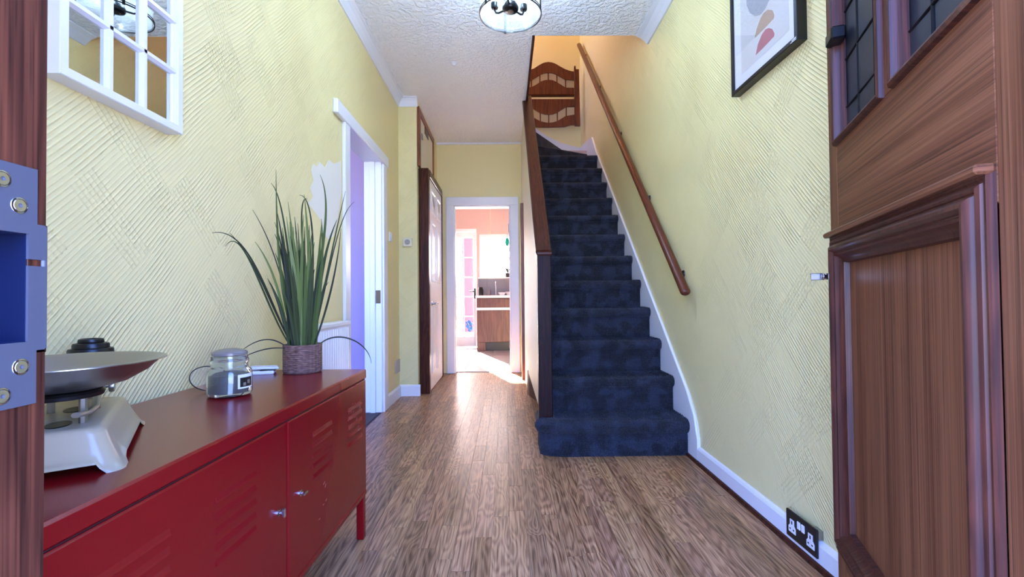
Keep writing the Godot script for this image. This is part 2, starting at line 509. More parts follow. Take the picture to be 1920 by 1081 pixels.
func build_shell():
	# left wall with the doorway at 2.83 to 3.62
	var g := G.new()
	g.lim(WL - 0.12, WL, 0, 2.95, 0.12, 2.83)
	g.lim(WL - 0.12, WL, 1.93, 2.95, 2.83, 3.62)
	g.lim(WL - 0.12, WL, 0, 2.95, 3.62, 4.20)
	g.lim(WL - 0.12, -0.785, 0, 2.95, 4.20, DB + 0.12)
	var wl := structure("wall_left", "pale yellow embossed left wall behind the red cabinet", "wall", g, M.wall)
	# white touch-up smear
	g = G.new()
	var pts := []
	for p in [[2.31, 1.50], [2.33, 1.54], [2.37, 1.53], [2.42, 1.58], [2.48, 1.565], [2.55, 1.625], [2.62, 1.62], [2.72, 1.66], [2.735, 1.5], [2.70, 1.40], [2.66, 1.30], [2.60, 1.22], [2.52, 1.18], [2.46, 1.22], [2.42, 1.28], [2.36, 1.30], [2.28, 1.34], [2.33, 1.38], [2.29, 1.42], [2.34, 1.46]]:
		pts.append(Vector2(p[0] + rng.randf_range(-.01, .01), p[1] + rng.randf_range(-.01, .01)))
	g.prism(PV(pts), 0.0, 0.0012, DY, Vector3(WL, 0, 0))
	part(wl, "paint_smear", g, std(Color(0.94, 0.92, 0.86), 0.6), "patch of white touch-up paint")
	# right wall, one run past the stairs to the end wall and up to the landing ceiling
	g = G.new()
	g.lim(WR, WR + 0.25, -0.05, 5.3, 0.12, 6.3)
	structure("wall_right", "pale yellow embossed right wall beside the stairs", "wall", g, M.wall)
	g = G.new()
	g.lim(WL - 0.12, -0.595, 0, 2.95, DB, DB + 0.12)
	g.lim(-0.595, 0.064, 1.932, 2.95, DB, DB + 0.12)
	g.lim(0.064, 0.25, 0, 2.95, DB, DB + 0.12)
	structure("wall_back", "yellow back wall around the kitchen doorway", "wall", g, M.wall_plain)
	g = G.new()
	g.lim(0.25, WR + 0.25, 0, 5.3, 6.08, 6.3)
	g.lim(-1.2, 0.25, 2.6, 5.3, 6.08, 6.3)
	structure("wall_stairwell", "yellow end wall at the top of the stairs", "wall", g, M.wall_plain)
	# front wall with the door opening and an unseen fanlight added over it for more sky light
	g = G.new()
	g.lim(-1.07, -0.46, -0.05, 5.3, 0.12, 0.37)
	g.lim(0.60, WR + 0.25, -0.05, 5.3, 0.12, 0.37)
	g.lim(-0.46, 0.60, 2.50, 5.3, 0.12, 0.37)
	structure("wall_front", "front wall around the open front door", "wall", g, M.wall_plain)
	g = G.new()
	g.lim(-0.46, 0.60, 2.03, 2.10, 0.16, 0.34, 0.004)
	g.lim(-0.46, 0.60, 2.46, 2.50, 0.16, 0.34, 0.004)
	var fan := structure("window_1", "unseen fanlight added over the front door to let in more sky light", "window", g, M.dark_x)
	g = G.new()
	g.lim(-0.46, 0.60, 2.10, 2.46, 0.24, 0.246)
	part(fan, "pane", g, M.glass)
	# ceiling over the hall, open over the stairs from 3.19 on
	g = G.new()
	g.lim(WL - 0.12, WR, CE, 2.95, 0.3, 3.19)
	g.lim(WL - 0.12, 0.205, CE, 2.95, 3.19, DB + 0.12)
	structure("ceiling", "white textured hall ceiling", "ceiling", g, M.ceiling)
	# landing above: floor is the ceiling slab; walls and lid
	g = G.new()
	g.lim(WL - 0.12, WL, 2.95, 3.6, 0.37, 6.2)
	g.lim(WL - 0.12, WL, 4.7, 5.3, 0.37, 6.2)
	g.lim(WL - 0.12, WL, 3.6, 4.7, 0.37, 5.2)
	g.lim(WL - 0.12, WL, 3.6, 4.7, 5.9, 6.2)
	g.lim(-1.2, 0.25, 2.6, 2.95, DB + 0.12, 6.3)
	structure("wall_landing", "landing wall above the hall", "wall", g, M.wall_plain)
	g = G.new()
	g.lim(-1.2, WR + 0.25, 5.2, 5.35, 0.1, 6.3)
	structure("ceiling_landing", "white landing ceiling above the stairs", "ceiling", g, M.white_flat)
	g = G.new()
	g.lim(WL - 0.09, WL - 0.03, 3.6, 3.66, 5.2, 5.9); g.lim(WL - 0.09, WL - 0.03, 4.64, 4.7, 5.2, 5.9)
	for d in [5.23, 5.55, 5.87]: g.lim(WL - 0.09, WL - 0.03, 3.6, 4.7, d - 0.03, d + 0.03)
	var lw := structure("window_2", "unseen landing window added high on the left to light the stair end wall", "window", g, M.white)  # unseen window, added and placed so the end wall gets light
	g = G.new()
	g.lim(WL - 0.065, WL - 0.06, 3.66, 4.64, 5.26, 5.84)
	part(lw, "pane", g, M.glass)
	# dark board lining the left edge of the stair opening
	g = G.new()
	g.lim(0.200, 0.218, CE - 0.012, 3.0, 3.185, 5.12, 0.002)
	structure("trim_1", "dark wooden board lining the ceiling edge beside the stairs", "trim", g, M.dark_z)
	# cornices: coved strips
	g = G.new()
	g.prism(PV([[WL, 2.585], [WL + 0.008, 2.585], [WL + 0.012, 2.60], [WL + 0.028, 2.63], [WL + 0.045, 2.648], [WL + 0.058, 2.652], [WL + 0.058, CE], [WL, CE]]), -4.20, -0.37, Basis.IDENTITY)
	structure("trim_2", "white cornice along the left wall", "cornice", g, M.white)
	g = G.new()
	var prof := [[0, 2.585], [0.008, 2.585], [0.012, 2.60], [0.028, 2.63], [0.045, 2.648], [0.058, 2.652], [0.058, CE], [0, CE]]
	g.prism(PV(prof), -WL, 0.775, Basis(Vector3(0, 0, 1), Vector3(0, 1, 0), Vector3(-1, 0, 0)), Vector3(0, 0, -4.20))
	structure("trim_3", "short white cornice return above the yellow pier", "cornice", g, M.white)
	g = G.new()
	g.prism(PV([[WR, 2.60], [WR - 0.01, 2.60], [WR - 0.03, 2.622], [WR - 0.055, 2.642], [WR - 0.085, 2.652], [WR - 0.085, CE], [WR, CE]]), -3.19, -0.37, Basis.IDENTITY)
	structure("trim_4", "white cornice along the right wall", "cornice", g, M.white)
	g = G.new()
	g.lim(-0.785, 0.205, CE - 0.022, CE, DB - 0.02, DB, 0.004)
	structure("trim_5", "thin white cornice on the back wall", "cornice", g, M.white)
	# skirtings
	var sk := func(y): return [[0, 0], [0.016, 0], [0.016, y - 0.014], [0.010, y - 0.004], [0.004, y], [0, y]]
	g = G.new()
	for r in [[0.37, 2.74], [3.72, 4.20]]:
		var q := []
		for p in sk.call(0.10): q.append([WL + p[0], p[1]])
		g.prism(PV(q), -r[1], -r[0], Basis.IDENTITY)
	structure("baseboard_left", "white skirting along the left wall", "skirting board", g, M.white)
	g = G.new()
	g.prism(PV(sk.call(0.10)), -WL, 0.765, Basis(Vector3(0, 0, 1), Vector3(0, 1, 0), Vector3(-1, 0, 0)), Vector3(0, 0, -4.20))
	structure("baseboard_pier", "short white skirting at the foot of the yellow pier", "skirting board", g, M.white)
	g = G.new()
	var q2 := []
	for p in sk.call(0.085): q2.append([WR - p[0], p[1]])
	g.prism(PV(q2), -2.43, -0.37, Basis.IDENTITY)
	structure("baseboard_right", "white skirting along the right wall", "skirting board", g, M.white)
	g = G.new()
	g.prism(PV([[WR - 0.016, 0], [WR - 0.030, 0], [WR - 0.029, 0.008], [WR - 0.024, 0.014], [WR - 0.016, 0.016]]), -2.56, -0.37, Basis.IDENTITY)
	structure("trim_6", "dark wooden floor bead under the right skirting", "trim", g, M.dark_z)
	# left doorway: architrave, overhanging head board, linings, strike
	var dr := thing("door_1", "white painted doorway in the left wall, no leaf, opening on a room with blue skylight put into its wall colour", "doorway", Vector3.ZERO, 0, "", HZ)
	g = G.new()
	g.lim(WL, WL + 0.020, 0, 1.92, 2.745, 2.835, 0.004)
	part(dr, "architrave", g, M.white)
	g = G.new()
	g.lim(WL, WL + 0.020, 0, 1.92, 3.615, 3.72, 0.004)
	g.lim(WL, WL + 0.012, 0, 1.92, 3.715, 3.728, 0.002)
	part(dr, "architrave", g, M.white)
	g = G.new()
	g.lim(WL, WL + 0.028, 1.905, 1.985, 2.60, 3.735, 0.004)
	part(dr, "head_board", g, M.white)
	g = G.new()
	g.lim(WL - 0.13, WL + 0.004, 0, 1.93, 2.83, 2.85, 0.003)
	g.lim(WL - 0.085, WL - 0.045, 0, 1.915, 2.85, 2.862, 0.002)
	part(dr, "lining", g, M.white)
	g = G.new()
	g.lim(WL - 0.13, WL + 0.004, 0, 1.93, 3.60, 3.62, 0.003)
	g.lim(WL - 0.085, WL - 0.045, 0, 1.915, 3.588, 3.60, 0.002)
	var ln := part(dr, "lining", g, M.white)
	g = G.new()
	g.lim(WL - 0.042, WL - 0.006, 0.83, 0.93, 3.597, 3.600, 0.0008)
	part(ln, "strike_plate", g, std(Color(0.32, 0.26, 0.2), 0.35, 0.9), "small brass strike plate")
	g = G.new()
	g.lim(WL - 0.13, WL + 0.004, 1.915, 1.935, 2.85, 3.60, 0.003)
	part(dr, "head_lining", g, M.white)
	# the room behind
	g = G.new()
	g.lim(-4.3, WL - 0.12, 0, 2.7, 4.25, 4.4)
	g.lim(-4.4, -4.25, 0, 2.7, 0.12, 4.4)
	g.lim(-4.4, -3.6, 0, 2.7, 0.12, 0.37)
	g.lim(-1.5, -1.0, 0, 2.7, 0.12, 0.37)
	g.lim(-3.6, -1.5, 0, 0.75, 0.12, 0.37)
	g.lim(-3.6, -1.5, 2.3, 2.7, 0.12, 0.37)
	structure("wall_room", "wall of the room beyond the left doorway with blue skylight put into its colour", "wall", g, M.lavender)
	g = G.new()
	g.lim(-4.4, WL - 0.12, 2.6, 2.75, 0.12, 4.4)
	structure("ceiling_room", "white ceiling of the side room", "ceiling", g, M.white_flat)
	g = G.new()
	g.lim(-4.4, WL - 0.02, -0.1, -0.003, 0.12, 4.4)
	structure("floor_room", "dark carpet of the side room", "floor", g, M.dark_floor)
	g = G.new()
	g.lim(-3.6, -1.5, 0.75, 0.81, 0.2, 0.3); g.lim(-3.6, -1.5, 2.24, 2.3, 0.2, 0.3)
	for x in [-3.57, -2.55, -1.53]: g.lim(x - 0.03, x + 0.03, 0.75, 2.3, 0.2, 0.3)
	var rw := structure("window_3", "white window of the side room", "window", g, M.white)
	g = G.new()
	g.lim(-3.55, -1.55, 0.8, 2.25, 0.24, 0.246)
	part(rw, "pane", g, M.glass)
	# cupboard on the left, beyond the pier: upper doors and the tall white door in its dark frame
	var up := thing("door_2", "high cupboard panel in a dark brown frame above the white cupboard door", "cupboard", Vector3.ZERO, 0, "", HZ)
	g = G.new()
	g.lim(-0.785, -0.765, 2.06, 2.60, 4.215, 4.30, 0.003)
	g.lim(-0.785, -0.765, 2.06, 2.60, 5.05, 5.12, 0.003)
	g.lim(-0.785, -0.765, 2.54, 2.60, 4.30, 5.05, 0.003)
	part(up, "frame", g, M.teak_y)
	g = G.new()
	g.lim(-0.785, -0.775, 2.05, 2.54, 4.30, 4.67, 0.002)
	part(up, "panel", g, M.cream)
	g = G.new()
	g.lim(-0.785, -0.775, 2.05, 2.54, 4.68, 5.05, 0.002)
	part(up, "panel", g, M.cream)
	g = G.new()
	g.lim(-0.778, -0.769, 2.47, 2.54, 4.56, 4.76, 0.003)
	part(up, "handle_slot", g, M.black, "dark finger slot")
	g = G.new()
	g.lim(-0.775, -0.768, 2.36, 2.41, 4.38, 4.43, 0.002)
	part(up, "catch", g, M.steel)
	var wd := thing("door_3", "tall white panelled cupboard door in a dark brown frame on the left", "door", Vector3.ZERO, 0, "", HZ)
	g = G.new()
	g.lim(-0.785, -0.695, 0, 2.055, 4.275, 4.345, 0.004)
	part(wd, "frame_post", g, M.dark_y)
	g = G.new()
	g.lim(-0.785, -0.695, 0, 2.055, 5.17, 5.23, 0.004)
	part(wd, "frame_post", g, M.dark_y)
	g = G.new()
	g.lim(-0.785, -0.690, 1.985, 2.055, 4.345, 5.17, 0.004)
	part(wd, "frame_head", g, M.dark_z)
	g = G.new()
	g.lim(-0.735, -0.700, 0.012, 1.98, 4.35, 5.165, 0.003)
	var leaf := part(wd, "leaf", g, M.white)
	for r in [[4.44, 4.72, 1.02, 1.60], [4.80, 5.08, 1.02, 1.60], [4.44, 4.72, 0.15, 0.85], [4.80, 5.08, 0.15, 0.85], [4.44, 4.72, 1.68, 1.90], [4.80, 5.08, 1.68, 1.90]]:
		g = G.new()
		g.mitre(r[0], r[1], r[2], r[3], [Vector2(0, 0), Vector2(0.006, 0.007), Vector2(0.018, 0.007), Vector2(0.026, 0.001), Vector2(0.05, 0.001), Vector2(0.07, 0.006), Vector2(0.139, 0.006)], DY, Vector3(-0.700, 0, 0))
		part(leaf, "moulded_panel", g, M.white)
	g = G.new()
	g.lathe(PV([[0, 0], [0.026, 0], [0.026, 0.004], [0.012, 0.008], [0.010, 0.03], [0, 0.03]]), 20, Basis(Vector3(0, -1, 0), Vector3(1, 0, 0), Vector3(0, 0, 1)), V(-0.700, 0.815, 4.44))
	g.tube([V(-0.665, 0.815, 4.44), V(-0.66, 0.815, 4.45), V(-0.655, 0.816, 4.49), V(-0.657, 0.812, 4.55)], [0.008, 0.010, 0.009, 0.008], 10)
	part(wd, "lever_handle", g, M.chrome)
	# kitchen doorway frame
	var kd := thing("door_4", "white painted frame of the kitchen doorway in the back wall", "doorway", Vector3.ZERO, 0, "", HZ)
	for r in [[-0.681, -0.590], [0.060, 0.158]]:
		g = G.new()
		g.lim(r[0], r[1], 0, 1.935, DB - 0.022, DB, 0.005)
		part(kd, "architrave", g, M.white)
	g = G.new()
	g.lim(-0.681, 0.158, 1.932, 2.027, DB - 0.022, DB, 0.005)
	part(kd, "head_board", g, M.white)
	for x in [[-0.600, -0.578], [0.046, 0.068]]:
		g = G.new()
		g.lim(x[0], x[1], 0, 1.935, DB - 0.004, DB + 0.13, 0.003)
		var l2 := part(kd, "lining", g, M.white)
		if x[0] > 0:
			for y in [0.28, 1.62]:
				g = G.new()
				g.lim(0.0435, 0.047, y, y + 0.10, DB + 0.012, DB + 0.042, 0.001)
				g.tube([V(0.042, y, DB + 0.012), V(0.042, y + 0.10, DB + 0.012)], 0.006, 8)
				part(l2, "hinge", g, M.steel)
	g = G.new()
	g.lim(-0.595, 0.064, 1.915, 1.935, DB - 0.004, DB + 0.13, 0.003)
	part(kd, "head_lining", g, M.white)
	# brown frame of the cupboard under the stairs, at the far end
	g = G.new()
	g.lim(0.165, 0.195, 0, 1.86, 4.93, 5.0, 0.004)
	structure("trim_7", "narrow brown post of the under-stairs cupboard beside the kitchen doorway", "trim", g, M.teak_y)
	g = G.new()
	g.lim(-3.0, 2.5, -0.3, -0.06, -8.0, 0.12)
	structure("ground_front", "paved path before the front door", "paving", g, M.concrete)

func build_floor():
	var g := G.new()
	g.lim(WL - 0.12, WR, -0.12, -0.006, 0.05, DB + 0.1)
	var fl := structure("floor", "oak laminate hall floor of narrow staggered strips", "floor", g, std(Color(0.16, 0.11, 0.085), 0.6))
	var w := 0.0637
	var meshes := {}
	var count := 0
	var i := 0
	var x := WL
	while x < WR - 0.005:
		var x1 := minf(x + w, WR)
		var gap := 0.0010 if i % 3 == 0 else 0.0003
		# three strips share a board: the board's ends are real joints
		var board := 1.26
		var off := fposmod(float(i / 3) * 0.47 + 0.2, 1.0) * board
		var stag: float = [0.0, 0.21, 0.37][i % 3]
		var d := 0.10 - off
		var far := DB
		if x > 0.20: far = 2.70
		var cuts := [0.10]
		var bi := 0
		while d < far:
			for e in [d + stag + 0.25, d + board if i % 3 == 0 else d + stag + 0.85]:
				if e > 0.18 and e < far - 0.08 and e - cuts[-1] > 0.12: cuts.append(e)
			d += board
			bi += 1
		cuts.append(far)
		for k in cuts.size() - 1:
			var len0: float = cuts[k + 1] - cuts[k]
			var key := "%.2f_%.3f_%.4f" % [len0, x1 - x, gap]
			if not meshes.has(key):
				var p := G.new()
				p.box(Vector3.ZERO, Vector3(x1 - x - gap, 0.006, len0 - 0.0006), 0.0004)
				meshes[key] = p.mesh()
			var o := part(fl, "plank", meshes[key], M.oak[rng.randi() % 12])
			o.position = Vector3((x + x1) / 2, -0.003, -(cuts[k] + cuts[k + 1]) / 2)
			count += 1
		x = x1
		i += 1
	print("planks ", count)
	g = G.new()
	g.lim(-0.36, 0.50, -0.06, 0.004, 0.10, 0.37, 0.003)
	structure("trim_8", "wooden threshold of the front door", "threshold", g, M.dark_x)

const RISE := 0.1965
const GO := 0.2165
const N1 := 2.525

func build_stairs():
	var s := thing("staircase", "straight flight carpeted in dark navy with winders turning left at the top", "staircase", V(0, 0, 0))
	var g: G
	var x0 := 0.256
	var x1 := 0.987
	# bottom step with a rounded left corner
	g = G.new()
	var base := []
	var a_n := 10
	for k in a_n + 1:
		var a := PI / 2 * k / a_n
		base.append(Vector3(0.343 - 0.16 * cos(a), 2.555 + 0.075 * (1 - sin(a)), 0))
	var front := []
	front.append(Vector2(0.183, 2.80))
	for b in base: front.append(Vector2(b.x, b.y))
	front.append(Vector2(0.987, 2.555))
	var layers := [[0.0, 0.0], [0.0, 0.105], [-0.004, 0.118], [0.018, 0.132], [0.030, 0.150], [0.032, 0.168], [0.024, 0.185], [0.008, 0.1945], [-0.02, 0.1965]]
	var rings := []
	for l in layers:
		var r := []
		for k in front.size():
			var p: Vector2 = front[k]
			var t: Vector2 = (front[mini(k + 1, front.size() - 1)] - front[maxi(k - 1, 0)]).normalized()
			var nn := Vector2(t.y, -t.x)
			if k == 0: nn = Vector2(-0.35, 0)
			if k == 1: nn = Vector2(-0.5, -0.3)
			if k == front.size() - 1: nn = Vector2(0.3, -1)
			r.append(V(p.x + nn.x * l[0], l[1], p.y + nn.y * l[0]))
		rings.append(r)
	for li in rings.size() - 1:
		for k in front.size() - 1:
			var w: Vector3 = (rings[li][k] + rings[li + 1][k + 1]) / 2 - V(0.6, 0.1, 2.85)
			g.quad(rings[li][k], rings[li][k + 1], rings[li + 1][k + 1], rings[li + 1][k], w, 1)
	var top: Array = rings[-1]
	var cpt := V(0.6, 0.1965, 2.80)
	for k in top.size() - 1: g.tri(top[k], top[k + 1], cpt, Vector3.UP)
	g.tri(top[-1], V(0.987, 0.1965, 2.80), cpt, Vector3.UP)
	g.tri(V(0.183, 0.1965, 2.80), top[0], cpt, Vector3.UP)
	g.lim(0.20, 0.985, 0.0, 0.19, 2.70, 2.80)
	# carpet round the right end of the nosing
	var capc := V(0.987, 0.1, 2.70)
	for li in rings.size() - 1: g.tri(rings[li][-1], rings[li + 1][-1], capc, Vector3(1, 0, 0))
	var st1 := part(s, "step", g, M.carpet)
	var skin := []
	for k in range(1, front.size() - 1):
		for li in rings.size() - 1: skin.append([rings[li][k], rings[li][k + 1], rings[li + 1][k + 1], rings[li + 1][k]])
	skin.append([V(0.27, 0.1965, 2.60), V(0.985, 0.1965, 2.56), V(0.985, 0.1965, 2.77), V(0.27, 0.1965, 2.77)])
	pile(st1, skin, V(0.6, -0.3, 2.95), 52000.0)
	for n in range(2, 13):
		g = G.new()
		var nf := N1 + GO * (n - 1)
		var y0 := RISE * (n - 1)
		var y1 := RISE * n
		var pf := [[nf + 0.030, y0], [nf + 0.030, y1 - 0.075], [nf + 0.024, y1 - 0.060], [nf + 0.009, y1 - 0.052], [nf + 0.001, y1 - 0.038], [nf, y1 - 0.024], [nf + 0.006, y1 - 0.010], [nf + 0.018, y1 - 0.002], [nf + 0.034, y1], [nf + GO + 0.06, y1], [nf + GO + 0.06, y0]]
		g.prism(PV(pf), x0, x1, DY, Vector3.ZERO, 0.0, false)
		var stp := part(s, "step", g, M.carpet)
		if n <= 10:
			var sk2 := []
			for k in 9: sk2.append([V(x0 + 0.004, pf[k][1], pf[k][0]), V(x1 - 0.004, pf[k][1], pf[k][0]), V(x1 - 0.004, pf[k + 1][1], minf(pf[k + 1][0], nf + GO + 0.03)), V(x0 + 0.004, pf[k + 1][1], minf(pf[k + 1][0], nf + GO + 0.03))])
			pile(stp, sk2, V(0.6, y0 - 0.3, nf + 0.4), 46000.0 if n <= 5 else 30000.0)
	# winders about the pivot at the top left
	var pv := Vector2(x0, N1 + GO * 12)
	var fans := [[Vector2(x0, pv.y), Vector2(x1, pv.y + 0.40), Vector2(x1, 6.08), Vector2(x0, 6.08)], [Vector2(x0, pv.y), Vector2(pv.x + 0.55, 6.08), Vector2(x0, 6.08)], [Vector2(x0, pv.y), Vector2(x0, 6.08), Vector2(-0.2, 6.08), Vector2(-0.2, pv.y)]]
	g = G.new()
	g.prism(PV([[x0, pv.y - 0.02], [x1, pv.y - 0.02], [x1, 6.08], [x0, 6.08]]), RISE * 11, RISE * 12, PLAN)
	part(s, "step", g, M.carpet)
	for k in 2:
		g = G.new()
		g.prism(PV(fans[k]), RISE * (12 + k), RISE * (13 + k), PLAN, Vector3.ZERO, 0.012)
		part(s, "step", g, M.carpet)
	g = G.new()
	g.prism(PV([[x0 - 0.05, pv.y + 0.44], [x0 - 0.05, 6.08], [-0.3, 6.08], [-0.3, 5.57]]), 2.955, RISE * 15 + 0.05, PLAN)
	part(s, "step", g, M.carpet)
	# white wall string
	g = G.new()
	var ys := func(d): return 0.785 + (d - 3.08) * 0.852
	g.prism(PV([[2.43, 0], [2.43, 0.12], [2.47, 0.235], [2.56, ys.call(2.56)], [5.05, ys.call(5.05)], [5.25, 2.66], [5.55, 2.72], [6.08, 2.80], [6.08, 2.2], [5.1, 2.1], [2.75, 0]]), 0.983, WR, DY, Vector3.ZERO)
	part(s, "wall_string", g, M.white, "white painted wall string")
	g = G.new()
	var rl := []
	for d in [2.44, 2.47, 2.56, 3.5, 4.5, 5.05]:
		rl.append(V(0.988, ys.call(d) + 0.002 if d > 2.5 else (0.14 if d < 2.45 else 0.235), d))
	g.tube(rl, 0.009, 8)
	part(s, "string_bead", g, M.white)
	g = G.new()
	g.prism(PV([[0.985, 2.80], [0.75, 2.86], [0.56, 2.95], [0.40, 3.06], [0.25, 3.16], [0.25, 2.6], [0.985, 2.4]]), 6.06, 6.08, Basis(Vector3(1, 0, 0), Vector3(0, 1, 0), Vector3(0, 0, 1)), Vector3(0, 0, -12.14))
	part(s, "winder_string", g, M.white)
	# newel post
	g = G.new()
	g.lim(0.180, 0.257, 0.19, 1.105, 2.625, 2.70, 0.004)
	part(s, "newel_post", g, M.newel, "dark stained newel post")
	g = G.new()
	g.lim(0.172, 0.264, 1.100, 1.122, 2.612, 2.712, 0.006)
	part(s, "newel_cap", g, M.dark_x)
	# spandrel panel under the capping, cream painted
	g = G.new()
	g.prism(PV([[2.70, 0.20], [4.15, 0.20], [4.15, 0.0], [5.42, 0.0], [5.42, 2.66], [4.32, 2.66], [2.70, 1.09]]), 0.195, 0.250, DY)
	part(s, "spandrel_panel", g, M.cream, "cream painted panel below the banister")
	g = G.new()
	g.prism(PV([[0.186, 4.20], [0.194, 4.16], [0.252, 3.91], [0.262, 3.915], [0.26, 4.2]]), 0, 0.215, PLAN)
	part(s, "spandrel_foot", g, M.dark_y, "dark skirting at the foot of the panel")
	# broad sloping banister capping, moulded
	g = G.new()
	var sl := 0.93
	var dir := Vector3(0, sl, -1).normalized()
	var nrm := Vector3(0, 1, sl).normalized()
	var cb := Basis(Vector3(1, 0, 0), nrm, -dir)
	var L := Vector2(1.74, 1.74 * sl).length()
	g.prism(PV([[-0.040, -0.022], [0.040, -0.022], [0.044, -0.014], [0.044, 0.0], [0.038, 0.008], [-0.038, 0.008], [-0.044, 0.0], [-0.044, -0.014]]), -L, 0.0, cb, V(0.2135, 1.125, 2.615))
	part(s, "banister_capping", g, M.dark_z, "broad dark wooden banister capping")
	g = G.new()
	g.prism(PV([[2.70, 1.07], [4.30, 2.56], [4.30, 2.62], [2.70, 1.13]]), 0.180, 0.196, DY)
	part(s, "capping_mould", g, M.dark_z)

# short leaning tufts over the carpet's skin; the nap's lean drifts in patches as it does where feet brushed it
func pile(step: Node3D, quads: Array, inside: Vector3, density: float):
	var tr := []
	var f := FastNoiseLite.new()
	f.seed = 5
	f.frequency = 7.0
	for q in quads:
		var e1: Vector3 = q[1] - q[0]
		var e2: Vector3 = q[3] - q[0]
		var nn := e1.cross(e2)
		var area := nn.length()
		if area < 1e-7: continue
		nn = nn.normalized()
		if nn.dot((q[0] + q[2]) / 2 - inside) < 0.0: nn = -nn
		var down := (Vector3.DOWN - nn * Vector3.DOWN.dot(nn))
		if nn.y > 0.9: down = Vector3(0, 0, 1)
		down = down.normalized()
		var cnt := int(area * density)
		for i in cnt:
			var u := rng.randf()
			var v := rng.randf()
			var p: Vector3 = (q[0] as Vector3).lerp(q[1], u).lerp((q[3] as Vector3).lerp(q[2], u), v)
			var nap := f.get_noise_3d(p.x, p.y, p.z)
			var a := rng.randf_range(-1.2, 1.2) + nap * 4.0
			var lean: Vector3 = down.rotated(nn, a) * (0.7 + 1.1 * nap)
			var yv := (nn + lean + Vector3(rng.randf() - 0.5, rng.randf() - 0.5, rng.randf() - 0.5) * 0.5).normalized()
			var xv := yv.cross(Vector3(rng.randf() - 0.5, rng.randf() - 0.5, rng.randf() - 0.5)).normalized()
			var h := rng.randf_range(0.006, 0.0095)
			tr.append(Transform3D(Basis(xv * 0.0016, yv * h, xv.cross(yv) * 0.0016), p - nn * 0.001))
	var mm := MultiMesh.new()
	mm.transform_format = MultiMesh.TRANSFORM_3D
	mm.mesh = tuft_mesh()
	mm.instance_count = tr.size()
	for i in tr.size(): mm.set_instance_transform(i, tr[i])
	var o := MultiMeshInstance3D.new()
	o.name = "carpet_pile"
	o.multimesh = mm
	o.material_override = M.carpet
	step.add_child(o, true)
	o.set_meta("kind", "stuff")
	tufts += tr.size()

var tufts := 0
var tuft_shape: ArrayMesh
func tuft_mesh() -> ArrayMesh:
	if tuft_shape == null:
		var g := G.new()
		for k in 3:
			var a := TAU * k / 3
			var b := TAU * (k + 1) / 3
			g.tri(Vector3(cos(a), 0, sin(a)), Vector3(cos(b), 0, sin(b)), Vector3(0, 1, 0), Vector3(cos((a + b) / 2), 0, sin((a + b) / 2)))
		tuft_shape = g.mesh()
	return tuft_shape

